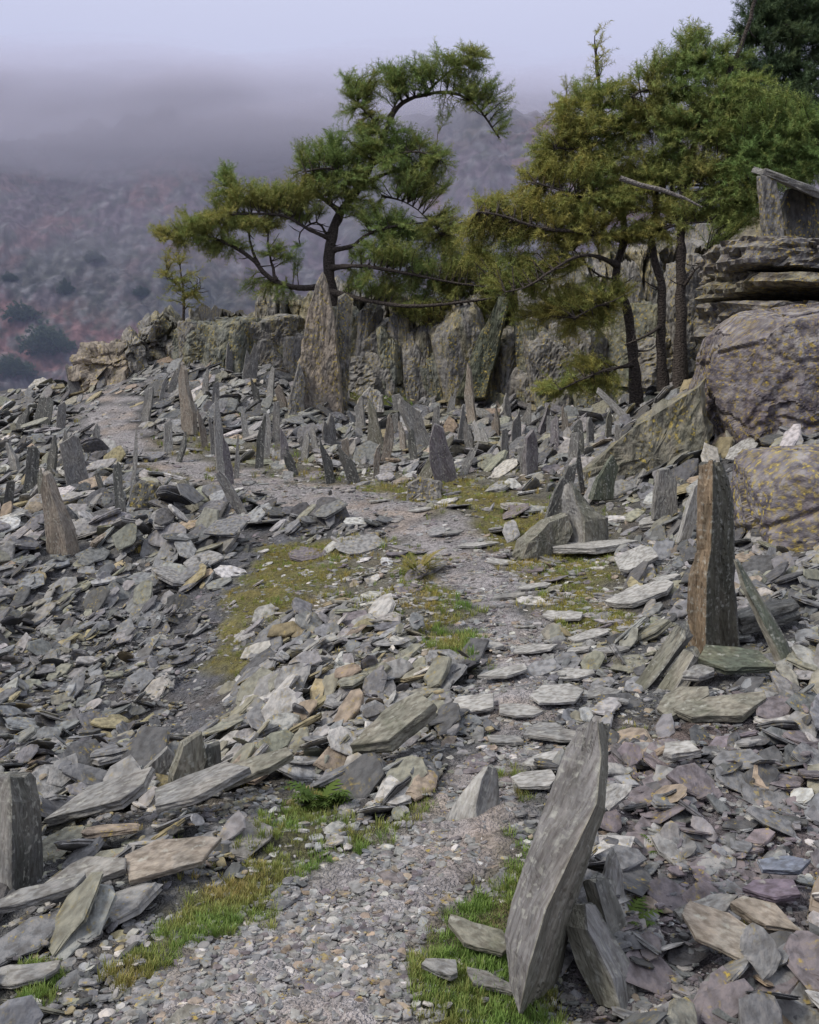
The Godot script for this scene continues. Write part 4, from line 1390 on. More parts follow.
# lays one stone on what lies there already and returns [transform, tone, share of the picture, zone] or nothing
func settle(x: float, d: float, l: float, w: float, th: float, z: int) -> Array:
	var yaw := rng.randf() * TAU
	var lead := Vector2.ZERO
	if z in [MOUND, SCREE, HOLLOW]:
		yaw = (0.75 if z == MOUND else 0.9) + rng.randfn(0.0, 0.45)
		lead = Vector2(0.3, 0.6) * STEEP[z]
	elif z == PURPLE:
		lead = Vector2(0.0, 0.35) * STEEP[z]
	var ax := Vector2(cos(yaw), sin(yaw))
	var az := Vector2(-ax.y, ax.x)
	var h0 := rest(x, d)
	var ha := rest(x + ax.x * l * 0.4, d + ax.y * l * 0.4)
	var hb := rest(x - ax.x * l * 0.4, d - ax.y * l * 0.4)
	var hc := rest(x + az.x * w * 0.4, d + az.y * w * 0.4)
	var hd := rest(x - az.x * w * 0.4, d - az.y * w * 0.4)
	var sa := clampf((ha - hb) / (l * 0.8), -0.8, 0.8)
	var sc := clampf((hc - hd) / (w * 0.8), -0.8, 0.8)
	var g: Vector2 = ax * sa + az * sc + lead + Vector2(rng.randfn(), rng.randfn()) * STEEP[z]
	var on_edge := z != PATH and rng.randf() < (0.12 if d > 9.0 else 0.03)
	if on_edge:
		g = (g + Vector2.from_angle(rng.randf() * TAU) * 0.4).normalized() * rng.randf_range(0.8, 1.9)
	elif g.length() > 1.1:
		g = g.normalized() * 1.1
	var up := Vector3(-g.x, 1.0, g.y).normalized()
	var worst := 0.0
	var mean := 0.0
	for e in [[ha, ax * l * 0.4], [hb, -ax * l * 0.4], [hc, az * w * 0.4], [hd, -az * w * 0.4], [h0, Vector2.ZERO]]:
		var over: float = e[0] - (h0 + g.dot(e[1]))
		worst = maxf(worst, over)
		mean += over * 0.2
	var y := h0 + lerpf(mean, worst, 0.72) + th * 0.35
	if on_edge:
		y = h0 + minf(l, w) * 0.2
	var bx := Vector3(ax.x, g.dot(ax), -ax.y).normalized()
	var bz := bx.cross(up).normalized()
	bx = up.cross(bz)
	var t := Transform3D(Basis(bx * l, up * th, bz * w), Vector3(x, y, -d))
	var r := maxf(l, w) * 0.46
	for iz in range(maxi(0, int((d - r - GD0) / GS)), mini(GND, int((d + r - GD0) / GS) + 1)):
		var dd := GD0 + iz * GS - d
		for ix in range(maxi(0, int((x - r - GX0) / GS)), mini(GNX, int((x + r - GX0) / GS) + 1)):
			var o := Vector2(GX0 + ix * GS - x, dd)
			var ea := o.dot(ax) / (l * 0.44)
			var eb := o.dot(az) / (w * 0.44)
			if ea * ea + eb * eb < 1.0 and not on_edge:
				var k := iz * GNX + ix
				pile[k] = maxf(pile[k], y + g.dot(o) + th * 0.45)
	return [t, pick(z), l * w / (d * d), z]


func scree() -> void:
	var kinds := []
	for i in 22:
		kinds.append(plate().mesh(M.slate_loose))
	var bands := [[1.7, 3.3, 0.035, 0.30, 1.0], [3.3, 5.0, 0.042, 0.29, 1.0], [5.0, 8.0, 0.055, 0.32, 1.0], [8.0, 12.0, 0.075, 0.46, 1.0], [12.0, 16.0, 0.11, 0.5, 0.9], [16.0, 21.6, 0.13, 0.52, 0.8]]
	var stones := []
	for b in bands:
		var wide0: float = 0.44 * b[0] + 0.5
		var wide1: float = 0.44 * b[1] + 0.5
		var area: float = (wide0 + wide1) * (b[1] - b[0])
		var mean_l: float = b[2] + (b[3] - b[2]) * 0.27
		var count := int(area * 3.4 / (mean_l * mean_l * 0.55 * 1.4) * b[4])
		for i in count:
			var d: float = sqrt(lerpf(b[0] * b[0], b[1] * b[1], rng.randf()))
			var x := rng.randf_range(-1, 1) * (0.44 * d + 0.5)
			var z := zone_at(x, d)
			if rng.randf() > COVER[z] / 3.4:
				continue
			var l: float = lerpf(b[2], b[3], pow(rng.randf(), 3.5))
			if z == GULLY:
				l = lerpf(b[2] * 0.6, b[3] * 0.3, pow(rng.randf(), 2.0))
			elif z == PURPLE:
				l = lerpf(b[2] * 1.2, b[3] * 0.8, pow(rng.randf(), 2.2))
			elif z == MOUND:
				l = lerpf(b[2], b[3] * 0.9, pow(rng.randf(), 2.8))
			elif z == HOLLOW:
				l = lerpf(b[2] * 0.8, b[3] * 0.75, pow(rng.randf(), 2.6))
			elif z == PATH:
				l = lerpf(b[2], b[3] * 0.7, pow(rng.randf(), 2.5))
			stones.append([x, d, l, z])
	# larger ones come to rest a little later than the small
	for s in stones:
		s.append(rng.randf() + s[2] * 1.0)
	stones.sort_custom(func(a, b): return a[4] < b[4])
	var laid := []
	for s in stones:
		var l: float = s[2]
		var skip := false
		for k in keep:
			if absf(k[0] - s[0]) < k[2] and absf(k[1] - s[1]) < k[2]:
				skip = true
				break
		if skip:
			continue
		if l > 0.1 and not s[3] in [PATH, GRASS, MOSS]:
			var over := 0
			for e in [Vector2(0.5, 0), Vector2(-0.5, 0), Vector2(0, 0.5), Vector2(0, -0.5)]:
				if zone_at(s[0] + e.x * l, s[1] + e.y * l) in [PATH, GRASS, MOSS]:
					over += 1
			if over > 1 or (over == 1 and rng.randf() < 0.5):
				continue
		var w := l * rng.randf_range(0.4, 0.82)
		var th := clampf(l * rng.randf_range(0.045, 0.14), 0.007, 0.05)
		laid.append(settle(s[0], s[1], l, w, th, s[3]))
	# the 260 that show largest are things of their own
	for q in laid:
		var p: Vector3 = q[0].origin
		var e := seen(p)
		var clear: bool = e.x > 4 and e.x < 815 and e.y < 1018 and rest(p.x, -p.z) < p.y + q[0].basis.y.length() * 0.9 + 0.012
		q.append(q[2] if clear else 0.0)
	laid.sort_custom(func(a, b): return a[4] > b[4])
	var heap := base("scree", Vector3(0, 0, -8))
	tag(heap, "loose slate scree covering the slopes beside the path", "scree", "", "stuff")
	var many := []
	for i in kinds.size():
		many.append([])
	for i in laid.size():
		var q: Array = laid[i]
		var v := rng.randi() % kinds.size()
		if i < 260:
			var o := put(kinds[v], "loose_slate", self, M["slate " + q[1]])
			o.transform = q[0]
			var w: float = q[0].basis.z.length() / q[0].basis.x.length()
			var bulk: float = q[0].basis.y.length() / q[0].basis.x.length()
			tag(o, "", "slate", "loose slates on the scree")
			later.append([o, "%s%s loose slate" % [q[1] + " ", "thick" if bulk > 0.15 else ("narrow" if w < 0.55 else "flat")], seen(q[0].origin)])
		else:
			many[v].append(q)
	for i in kinds.size():
		scatter(heap, "slate_scatter", kinds[i], many[i], Vector3(0, 0, 8))
	# chips: on the path, in the gully and between the larger stones
	var chips := []
	for i in 8:
		chips.append([])
	for b in [[1.7, 3.2, 0.009, 0.045, 40000], [3.2, 5.0, 0.012, 0.055, 36000], [5.0, 8.0, 0.018, 0.07, 26000], [8.0, 13.0, 0.03, 0.09, 8000], [13.0, 21.0, 0.045, 0.10, 5000]]:
		for i in b[4]:
			var d: float = sqrt(lerpf(b[0] * b[0], b[1] * b[1], rng.randf()))
			var x := rng.randf_range(-1, 1) * (0.43 * d + 0.2)
			var z := zone_at(x, d)
			if (z == GRASS and rng.randf() < 0.75) or (z == MOSS and rng.randf() < 0.6) or (z in [SCREE, MOUND, PURPLE] and rng.randf() < 0.45):
				continue
			if not z in [PATH, GULLY] and rest(x, d) - land(x, d) > 0.03:
				continue
			var l: float = lerpf(b[2], b[3], pow(rng.randf(), 3.0))
			var w := l * rng.randf_range(0.5, 0.95)
			var th := l * rng.randf_range(0.12, 0.3)
			var g := Vector2(rng.randfn(), rng.randfn()) * 0.2
			var up := Vector3(-g.x, 1, g.y).normalized()
			var bt := Basis(Quaternion(Vector3.UP, up)) * Basis(Vector3.UP, rng.randf() * TAU)
			chips[rng.randi() % 8].append([Transform3D(bt * Basis.from_scale(Vector3(l, th, w)), Vector3(x, rest(x, d) + th * 0.15, -d)), pick(z)])
	var gravel := base("slate_gravel", Vector3(0, 0, -6))
	tag(gravel, "small slate chips strewn over the trodden footpath", "gravel", "", "stuff")
	for i in 8:
		scatter(gravel, "chip_scatter", kinds[i], chips[i], Vector3(0, 0, 6))


func scatter(parent: Node3D, called: String, mesh: Mesh, list: Array, shift: Vector3) -> void:
	if list.is_empty():
		return
	var mm := MultiMesh.new()
	mm.transform_format = MultiMesh.TRANSFORM_3D
	mm.use_colors = true
	mm.mesh = mesh
	mm.instance_count = list.size()
	for i in list.size():
		var t: Transform3D = list[i][0]
		t.origin += shift
		mm.set_instance_transform(i, t)
		var c = list[i][1]
		if c is String:
			var k: Array = TONES[c]
			var v := rng.randf_range(0.78, 1.28)
			c = Color(k[0] * v * rng.randf_range(0.95, 1.05), k[1] * v, k[2] * v * rng.randf_range(0.94, 1.06))
		mm.set_instance_color(i, c)
	var o := MultiMeshInstance3D.new()
	o.name = called
	o.multimesh = mm
	o.set_meta("kind", "stuff")
	parent.add_child(o, true)


# ------------------------------------------------------------------ trees
func tube(s: Shape, path: PackedVector3Array, radii: PackedFloat32Array, sides: int) -> void:
	var rings := []
	var outs := []
	var side := Vector3.RIGHT
	for i in path.size():
		var t := (path[mini(i + 1, path.size() - 1)] - path[maxi(i - 1, 0)]).normalized()
		side = (side - t * side.dot(t)).normalized()
		var other := t.cross(side)
		var r := PackedVector3Array()
		var n := PackedVector3Array()
		for k in sides:
			var a := TAU * k / sides
			var w := side * cos(a) + other * sin(a)
			n.append(w)
			r.append(path[i] + w * radii[i])
		rings.append(r)
		outs.append(n)
	for i in path.size() - 1:
		for k in sides:
			var l := (k + 1) % sides
			s.smooth_tri(rings[i][k], rings[i + 1][k], rings[i][l], outs[i][k], outs[i + 1][k], outs[i][l], Color.WHITE)
			s.smooth_tri(rings[i][l], rings[i + 1][k], rings[i + 1][l], outs[i][l], outs[i + 1][k], outs[i + 1][l], Color.WHITE)


# a shoot one unit long with needles all round it
func shoot(needles: int, long: float, wide: float) -> ArrayMesh:
	var s := Shape.new()
	for i in needles:
		var f := (i + rng.randf()) / needles
		var a := rng.randf() * TAU
		var out := Vector3(cos(a), 0, sin(a))
		var dir := (out + Vector3.UP * rng.randf_range(0.15, 0.9)).normalized()
		var p := Vector3.UP * f
		var w := dir.cross(Vector3(rng.randfn(), rng.randfn(), rng.randfn())).normalized() * wide * 0.5
		var e := p + dir * long * rng.randf_range(0.7, 1.15)
		s.tri(p - w, p + w, e, Color.WHITE, Color.WHITE, Color.WHITE)
	s.tri(Vector3(0.012, 0, 0), Vector3(-0.012, 0, 0), Vector3.UP, Color(0.7, 0.5, 0.4), Color(0.7, 0.5, 0.4), Color(0.7, 0.5, 0.4))
	return s.mesh(M.leaf)


# limbs: [radius at foot (m), radius at head, [px, py, metres nearer], ...]; sprays: [px, py, half width, half height, twigs, greenness, shoots per twig]
func conifer(called: String, label: String, d: float, trunks: Array, limbs: Array, sprays: Array, palette: Array, needle: Array) -> Node3D:
	var foot := at(trunks[0][2][0], trunks[0][2][1], d)
	var o := base(called, foot)
	tag(o, label, "tree", "conifers by the cliff")
	var sample := PackedVector3Array()
	for list in [[trunks, "trunk"], [limbs, "limb"]]:
		for t in list[0]:
			var curve := Curve3D.new()
			var pts := []
			for q in t.slice(2):
				pts.append(at(q[0], q[1], d - q[2]) - foot)
			for i in pts.size():
				var tan: Vector3 = (pts[mini(i + 1, pts.size() - 1)] - pts[maxi(i - 1, 0)]) * 0.18
				curve.add_point(pts[i], -tan, tan)
			var path := PackedVector3Array()
			var radii := PackedFloat32Array()
			var steps := maxi(6, int(curve.get_baked_length() / 0.12))
			for i in steps + 1:
				var f := i / float(steps)
				var p := curve.sample_baked(f * curve.get_baked_length())
				p += Vector3(n_rock.get_noise_1d(p.y * 3.0 + p.x), 0, n_rock.get_noise_1d(p.y * 3.0 + 40.0)) * 0.03
				path.append(p)
				radii.append(lerpf(t[0], t[1], pow(f, 0.7)) * (1.0 + 0.3 * n_rock.get_noise_1d(i * 0.9 + t[0] * 99.0)) * (1.0 + 0.7 * exp(-f * 22.0)))
				if f > 0.12 or list[1] == "limb":
					sample.append(p)
			var s := Shape.new()
			tube(s, path, radii, 10)
			# broken stubs
			for i in (7 if list[1] == "trunk" else 4):
				var e := rng.randi_range(int(steps * 0.2), steps - 1)
				var a := rng.randf() * TAU
				var out := Vector3(cos(a), rng.randf_range(-0.2, 0.6), sin(a)) * rng.randf_range(0.1, 0.4)
				tube(s, PackedVector3Array([path[e], path[e] + out * 0.6 + Vector3.DOWN * 0.02, path[e] + out]), PackedFloat32Array([radii[e] * 0.35, 0.009, 0.004]), 5)
			put(s.mesh(M.bark), list[1], o)
	var twigs := Shape.new()
	var shoots := []
	for q in sprays:
		var mid := at(q[0], q[1], d) - foot
		var rx: float = q[2] * d / FOCAL
		var ry: float = q[3] * d / FOCAL
		var rz := minf(rx, ry * 1.6 + 0.2) * 0.9
		for i in int(q[4] * 0.92):
			var r := Vector3(rng.randfn(), rng.randfn(), rng.randfn()).normalized() * pow(rng.randf(), 0.4)
			var tip := mid + Vector3(r.x * rx * 1.12, r.y * ry * 1.1, r.z * rz + 0.3)
			# grows from the nearest limb below or beside it
			var root := sample[0]
			var best := 1e9
			for p in sample:
				var e := tip - p
				var far := e.length() + maxf(0.0, p.y - tip.y) * 0.5
				if far < best:
					best = far
					root = p
			var span := tip - root
			if span.length() > 0.75:
				root = tip - span.normalized() * rng.randf_range(0.45, 0.75)
				span = tip - root
			var bend := Vector3(0, -0.14 * span.length(), 0) + Vector3(rng.randfn(), rng.randfn() * 0.5, rng.randfn()) * 0.1 * span.length()
			var path := PackedVector3Array([root, root + span * 0.5 - bend, tip])
			tube(twigs, path, PackedFloat32Array([0.012, 0.008, 0.003]), 3)
			var k: int = q[6] if q.size() > 6 else 15
			var flat := span.cross(Vector3.UP).normalized()
			for j in k:
				var f := pow((j + rng.randf()) / k, 0.75)
				var p := path[0].lerp(path[1], f * 2.0) if f < 0.5 else path[1].lerp(path[2], f * 2.0 - 1.0)
				var hand := -1.0 if j % 2 else 1.0
				var dir := (span.normalized() * rng.randf_range(0.5, 1.0) + flat * hand * rng.randf_range(0.1, 0.85) + Vector3(rng.randfn(), rng.randfn() + needle[3] * 2.0, rng.randfn()) * 0.22).normalized()
				if j == 0:
					p = path[2]
					dir = (span.normalized() + Vector3(rng.randfn(), rng.randfn(), rng.randfn()) * 0.15).normalized()
				var b := Basis(Quaternion(Vector3.UP, dir)) * Basis(Vector3.UP, rng.randf() * TAU)
				var l := rng.randf_range(needle[0], needle[1])
				var g := clampf(q[5] + rng.randfn() * 0.16 + 0.5 * n_col.get_noise_3dv((p + foot) * 0.9), 0.0, 1.0)
				var c: Vector3 = palette[0].lerp(palette[1], g) * rng.randf_range(0.75, 1.25)
				shoots.append([Transform3D(b * Basis.from_scale(Vector3.ONE * l), p), Color(c.x, c.y, c.z)])
	put(twigs.mesh(M.bark), "twigs", o).set_meta("kind", "stuff")
	var sets := [[], [], []]
	for q in shoots:
		sets[rng.randi() % 3].append(q)
	for i in 3:
		scatter(o, "crown", shoot(needle[2], 0.26, 0.03), sets[i], Vector3.ZERO)
	return o


func trees() -> void:
	var green := [Vector3(0.35, 0.30, 0.095), Vector3(0.19, 0.27, 0.09)]
	var dark := [Vector3(0.13, 0.165, 0.075), Vector3(0.07, 0.115, 0.065)]
	var n := [0.14, 0.3, 34, 0.1]
	conifer("bent_conifer", "wind-bent conifer on the cliff top with a long drooping head", 19.2,
		[[0.13, 0.045, [331, 306, 0], [329, 262, 0.1], [332, 235, 0.1], [341, 212, 0], [358, 189, 0], [371, 165, 0.1], [383, 140, 0.1], [390, 118, 0]]],
		[[0.045, 0.015, [390, 118, 0], [405, 101, 0], [425, 95, 0.1], [440, 92, 0.2], [460, 95, 0.2], [478, 108, 0.2], [500, 138, 0.3]], [0.03, 0.01, [425, 95, 0.1], [440, 79, 0], [458, 66, 0], [478, 52, 0]], [0.03, 0.01, [383, 140, 0.1], [374, 120, 0.3], [358, 105, 0.3], [350, 92, 0.2]], [0.03, 0.008, [390, 118, 0], [398, 100, -0.2], [405, 84, -0.2]],
		[0.07, 0.015, [330, 285, 0], [300, 288, 0.2], [272, 280, 0.4], [258, 265, 0.4], [240, 250, 0.4], [215, 239, 0.3], [185, 236, 0.2], [160, 241, 0.1]], [0.03, 0.01, [258, 265, 0.4], [250, 240, 0.3], [250, 215, 0.2], [240, 195, 0.2]], [0.03, 0.01, [276, 281, 0.4], [270, 255, 0.3], [268, 232, 0.2], [272, 205, 0]], [0.05, 0.012, [341, 212, 0], [318, 196, -0.3], [290, 190, -0.4], [250, 192, -0.4], [226, 176, -0.4]], [0.04, 0.012, [332, 240, 0.1], [305, 228, 0.4], [280, 215, 0.5], [220, 215, 0.5], [190, 220, 0.5]],
		[0.05, 0.012, [358, 189, 0], [340, 172, 0.4], [322, 168, 0.6], [306, 172, 0.6]], [0.05, 0.012, [360, 186, 0], [392, 172, -0.2], [420, 176, -0.3], [446, 188, -0.3]], [0.045, 0.012, [371, 165, 0.1], [395, 155, 0.4], [420, 152, 0.6], [440, 160, 0.6]], [0.05, 0.012, [331, 250, 0.1], [352, 246, 0.3], [368, 234, 0.4], [395, 226, 0.5], [430, 222, 0.5]], [0.05, 0.012, [330, 268, 0.1], [360, 266, 0.5], [400, 272, 0.7], [450, 282, 0.8], [492, 288, 0.8]], [0.055, 0.015, [331, 292, 0.1], [380, 303, 0.5], [420, 306, 0.8], [480, 300, 0.9], [522, 292, 0.9]], [0.02, 0.006, [382, 196, 0], [405, 202, 0.3], [425, 216, 0.4], [441, 234, 0.4]], [0.03, 0.01, [331, 245, 0], [318, 222, 0], [300, 232, 0], [300, 246, 0]]],
		[[360, 108, 16, 22, 26, 0.75], [378, 92, 30, 16, 34, 0.8], [410, 82, 24, 16, 30, 0.8], [440, 74, 24, 14, 26, 0.8], [468, 66, 22, 12, 26, 0.7], [490, 108, 22, 14, 22, 0.6, 7], [470, 95, 26, 12, 24, 0.7], [448, 116, 8, 18, 8, 0.6, 6], [500, 130, 10, 14, 9, 0.6, 6], [372, 128, 18, 10, 14, 0.75],
		[330, 165, 26, 20, 44, 0.8], [360, 152, 30, 18, 48, 0.85], [390, 150, 30, 18, 48, 0.8], [420, 165, 28, 18, 44, 0.75], [345, 185, 30, 16, 40, 0.75], [395, 182, 40, 16, 46, 0.75], [428, 192, 20, 14, 22, 0.7], [310, 190, 26, 14, 34, 0.6],
		[290, 200, 26, 14, 38, 0.55], [262, 205, 26, 16, 40, 0.5], [232, 200, 16, 22, 30, 0.6], [228, 180, 8, 14, 12, 0.7], [235, 222, 30, 14, 38, 0.35], [205, 228, 26, 12, 36, 0.35], [178, 238, 20, 8, 26, 0.45], [260, 226, 26, 8, 22, 0.45], [225, 247, 26, 8, 24, 0.5], [280, 258, 20, 12, 14, 0.7], [305, 215, 20, 12, 20, 0.65], [268, 290, 26, 8, 16, 0.7],
		[400, 232, 34, 14, 44, 0.7], [440, 228, 30, 12, 34, 0.65], [372, 215, 22, 12, 26, 0.75], [390, 258, 34, 16, 48, 0.7], [430, 262, 40, 20, 60, 0.65], [470, 268, 32, 18, 48, 0.6], [420, 292, 44, 16, 56, 0.6], [475, 294, 36, 14, 40, 0.5], [430, 315, 28, 14, 34, 0.5], [455, 325, 16, 12, 16, 0.45], [370, 285, 26, 12, 24, 0.7], [500, 285, 26, 12, 26, 0.45], [510, 303, 24, 12, 26, 0.4], [478, 318, 20, 12, 20, 0.4], [440, 340, 12, 12, 12, 0.45]], green, n)
	mark("the wind-bent conifer", at(330, 240, 19.2))
	n = [0.12, 0.26, 34, 0.08]
	conifer("tall_conifer", "tall conifer with a bare snag top and crooked trunk, standing before the cliff", 14.6,
		[[0.1, 0.02, [637, 418, 0], [635, 370, 0], [630, 332, 0], [627, 306, 0], [617, 290, 0], [617, 265, 0], [624, 240, 0], [622, 210, -0.1], [612, 160, -0.1], [602, 110, 0], [594, 44, 0]]],
		[[0.04, 0.01, [622, 215, 0], [590, 200, 0.3], [560, 190, 0.5], [535, 182, 0.5]], [0.04, 0.01, [620, 200, 0], [655, 190, 0.4], [690, 200, 0.5]], [0.035, 0.01, [612, 160, 0], [580, 150, 0.3], [555, 148, 0.4]], [0.035, 0.01, [608, 140, 0], [640, 125, 0.3], [668, 112, 0.3]], [0.03, 0.008, [602, 110, 0], [575, 105, 0], [560, 112, 0]], [0.045, 0.012, [624, 240, 0], [580, 232, 0.5], [540, 228, 0.6], [500, 215, 0.7], [478, 212, 0.7]], [0.04, 0.01, [617, 265, 0], [590, 255, 0.5], [565, 262, 0.7], [530, 285, 0.8], [505, 292, 0.8]], [0.03, 0.01, [627, 306, 0], [600, 305, 0.5], [575, 318, 0.6]], [0.03, 0.01, [635, 365, 0], [600, 372, 0.5], [560, 390, 0.6]], [0.025, 0.008, [617, 280, 0], [598, 275, 0.3], [585, 262, 0.3], [574, 250, 0.3]]],
		[[594, 62, 7, 22, 10, 0.3, 5], [598, 100, 34, 14, 34, 0.6], [570, 122, 24, 14, 32, 0.55], [620, 118, 30, 14, 34, 0.65], [595, 140, 40, 16, 50, 0.6], [556, 150, 22, 16, 32, 0.55], [645, 130, 30, 18, 40, 0.65], [570, 175, 32, 14, 44, 0.5], [540, 182, 18, 14, 24, 0.5], [615, 175, 36, 18, 54, 0.6], [655, 170, 30, 20, 44, 0.6], [590, 205, 36, 16, 48, 0.5], [635, 205, 34, 16, 44, 0.55], [555, 215, 30, 12, 36, 0.45], [520, 212, 28, 12, 34, 0.45], [492, 210, 16, 10, 20, 0.5], [505, 232, 30, 14, 34, 0.5], [545, 240, 34, 14, 40, 0.45], [590, 235, 28, 14, 34, 0.45], [500, 258, 28, 14, 30, 0.55], [530, 272, 26, 14, 28, 0.5], [505, 290, 24, 10, 24, 0.5], [562, 265, 22, 12, 22, 0.45], [580, 300, 24, 14, 30, 0.4], [590, 322, 20, 12, 22, 0.35], [570, 330, 12, 10, 12, 0.35], [610, 300, 14, 12, 14, 0.5], [585, 365, 22, 8, 16, 0.35], [560, 388, 26, 8, 26, 0.35], [600, 385, 18, 7, 16, 0.45], [640, 235, 26, 12, 26, 0.5], [540, 160, 12, 10, 12, 0.5], [545, 298, 24, 14, 26, 0.4], [530, 318, 18, 12, 18, 0.35], [475, 240, 18, 14, 20, 0.45]], [Vector3(0.38, 0.315, 0.09), Vector3(0.205, 0.28, 0.09)], n)
	conifer("tall_conifer", "slender straight conifer between the crooked trunk and the thickest one", 14.3,
		[[0.085, 0.02, [664, 402, 0], [661, 330, 0], [662, 290, 0], [655, 260, 0], [652, 240, 0], [656, 200, 0], [664, 150, 0], [676, 100, 0], [684, 60, 0], [688, 40, 0]]],
		[[0.04, 0.01, [656, 200, 0], [690, 185, 0.3], [720, 190, 0.4]], [0.04, 0.01, [666, 145, 0], [700, 130, 0.3], [735, 125, 0.3]], [0.03, 0.01, [676, 100, 0], [650, 90, 0.3], [632, 96, 0.4]], [0.03, 0.01, [680, 80, 0], [705, 66, 0.2], [725, 62, 0.2]], [0.03, 0.01, [652, 235, 0], [675, 225, 0.4], [705, 222, 0.5]], [0.03, 0.01, [661, 325, 0], [648, 335, 0.2], [625, 345, 0.3]]],
		[[688, 50, 12, 14, 16, 0.7], [680, 72, 30, 14, 34, 0.7], [715, 70, 22, 14, 28, 0.7], [655, 92, 26, 14, 32, 0.65], [700, 100, 34, 16, 46, 0.7], [670, 122, 34, 14, 42, 0.65], [720, 130, 30, 16, 40, 0.7], [690, 150, 34, 16, 44, 0.7], [735, 150, 26, 14, 32, 0.75], [700, 180, 34, 14, 42, 0.65], [720, 205, 28, 14, 34, 0.55], [680, 215, 26, 12, 26, 0.55], [735, 218, 18, 12, 20, 0.5], [660, 230, 20, 10, 16, 0.5]], green, n)
	conifer("tall_conifer", "thickest straight trunk of the conifer clump, next to the ledges", 14.0,
		[[0.105, 0.02, [680, 402, 0], [681, 330, 0], [681, 260, 0], [684, 190, 0], [700, 130, 0], [730, 70, 0], [750, 20, 0], [760, -30, 0]]],
		[[0.04, 0.01, [690, 165, 0], [730, 160, 0.3], [775, 155, 0.3], [815, 152, 0.3]], [0.045, 0.012, [684, 195, 0], [720, 190, -0.3], [765, 185, -0.3]], [0.03, 0.01, [681, 290, 0], [695, 270, 0.2], [706, 262, 0.2]]],
		[[760, 150, 40, 14, 56, 0.85], [800, 155, 30, 14, 44, 0.85], [745, 175, 30, 12, 34, 0.8], [790, 172, 34, 10, 30, 0.75], [735, 100, 26, 16, 30, 0.7], [735, 130, 30, 16, 44, 0.8], [790, 135, 36, 14, 50, 0.8], [740, 200, 30, 14, 40, 0.6], [725, 225, 20, 12, 24, 0.55], [760, 120, 34, 14, 44, 0.75], [770, 185, 30, 8, 24, 0.8]], [Vector3(0.32, 0.30, 0.09), Vector3(0.17, 0.26, 0.085)], n)
	conifer("dark_spruce", "dark dense spruce behind the conifer clump, reaching past the top edge", 18.0,
		[[0.16, 0.05, [800, 245, 0], [798, 120, 0], [796, 20, 0], [795, -80, 0]]],
		[[0.05, 0.01, [798, 110, 0], [760, 115, 0.5], [715, 108, 0.8]], [0.05, 0.01, [797, 70, 0], [760, 72, 0.4], [735, 68, 0.6]], [0.05, 0.01, [796, 30, 0], [765, 30, 0.3], [740, 40, 0.5]], [0.05, 0.01, [798, 100, 0], [830, 100, 0.3], [860, 105, 0.3]], [0.05, 0.01, [796, 40, 0], [830, 42, 0.3], [850, 50, 0.3]]],
		[[785, -10, 44, 18, 60, 0.6], [760, 15, 26, 14, 40, 0.6], [795, 22, 36, 18, 60, 0.55], [750, 42, 28, 10, 34, 0.6], [785, 48, 36, 16, 56, 0.55], [815, 50, 30, 30, 50, 0.55], [745, 72, 30, 10, 40, 0.6], [780, 80, 40, 16, 60, 0.55], [730, 105, 32, 10, 40, 0.6], [770, 108, 42, 16, 64, 0.55], [810, 105, 30, 22, 50, 0.55], [790, 130, 40, 14, 50, 0.6], [810, 0, 40, 30, 50, 0.55]], dark, [0.14, 0.3, 36, -0.1])
	# a small larch behind the crag
	conifer("small_larch", "thin yellow green larch sapling behind the crag at the path's end", 20.6,
		[[0.04, 0.01, [183, 330, 0], [184, 300, 0], [181, 275, 0], [178, 252, 0]]], [[0.015, 0.006, [184, 300, 0], [195, 290, 0.1], [204, 288, 0.1]], [0.015, 0.006, [183, 290, 0], [172, 280, 0.1], [166, 276, 0.1]]],
		[[178, 262, 10, 10, 12, 0.35, 6], [172, 278, 10, 8, 10, 0.35, 6], [190, 282, 12, 10, 12, 0.35, 6], [198, 300, 10, 12, 12, 0.3, 6], [182, 300, 12, 10, 10, 0.3, 6]], green, n)
	# the bare bough that sticks out of the clump
	var s := Shape.new()
	var foot := at(640, 184, 13.6)
	var path := PackedVector3Array()
	for q in [[620, 178], [640, 185], [662, 190], [684, 198], [702, 207]]:
		path.append(at(q[0], q[1], 13.6) - foot)
	tube(s, path, PackedFloat32Array([0.035, 0.033, 0.03, 0.022, 0.01]), 8)
	var bough := put(s.mesh(M.dead_wood), "dead_bough", self)
	bough.position = foot
	tag(bough, "bare pale bough sticking out of the conifer clump", "bough")
	# shrubs on the fell
	var words := ["largest dark bush on the fell, low above the crag", "round bush high on the open fell", "low bush at the fell's foot by the frame edge", "small bush just above the largest one", "bush beside the path's end on the fell", "tiny bush in the middle of the open fell", "small dark bush near the frame edge on the fell"]
	var k := 0
	for q in [[47, 338, 20, 15, 175.0], [66, 286, 7, 8, 215.0], [14, 367, 17, 10, 165.0], [22, 312, 14, 9, 190.0], [142, 292, 7, 5, 215.0], [95, 258, 8, 5, 230.0], [10, 278, 6, 4, 215.0]]:
		bush(q, words[k])
		k += 1


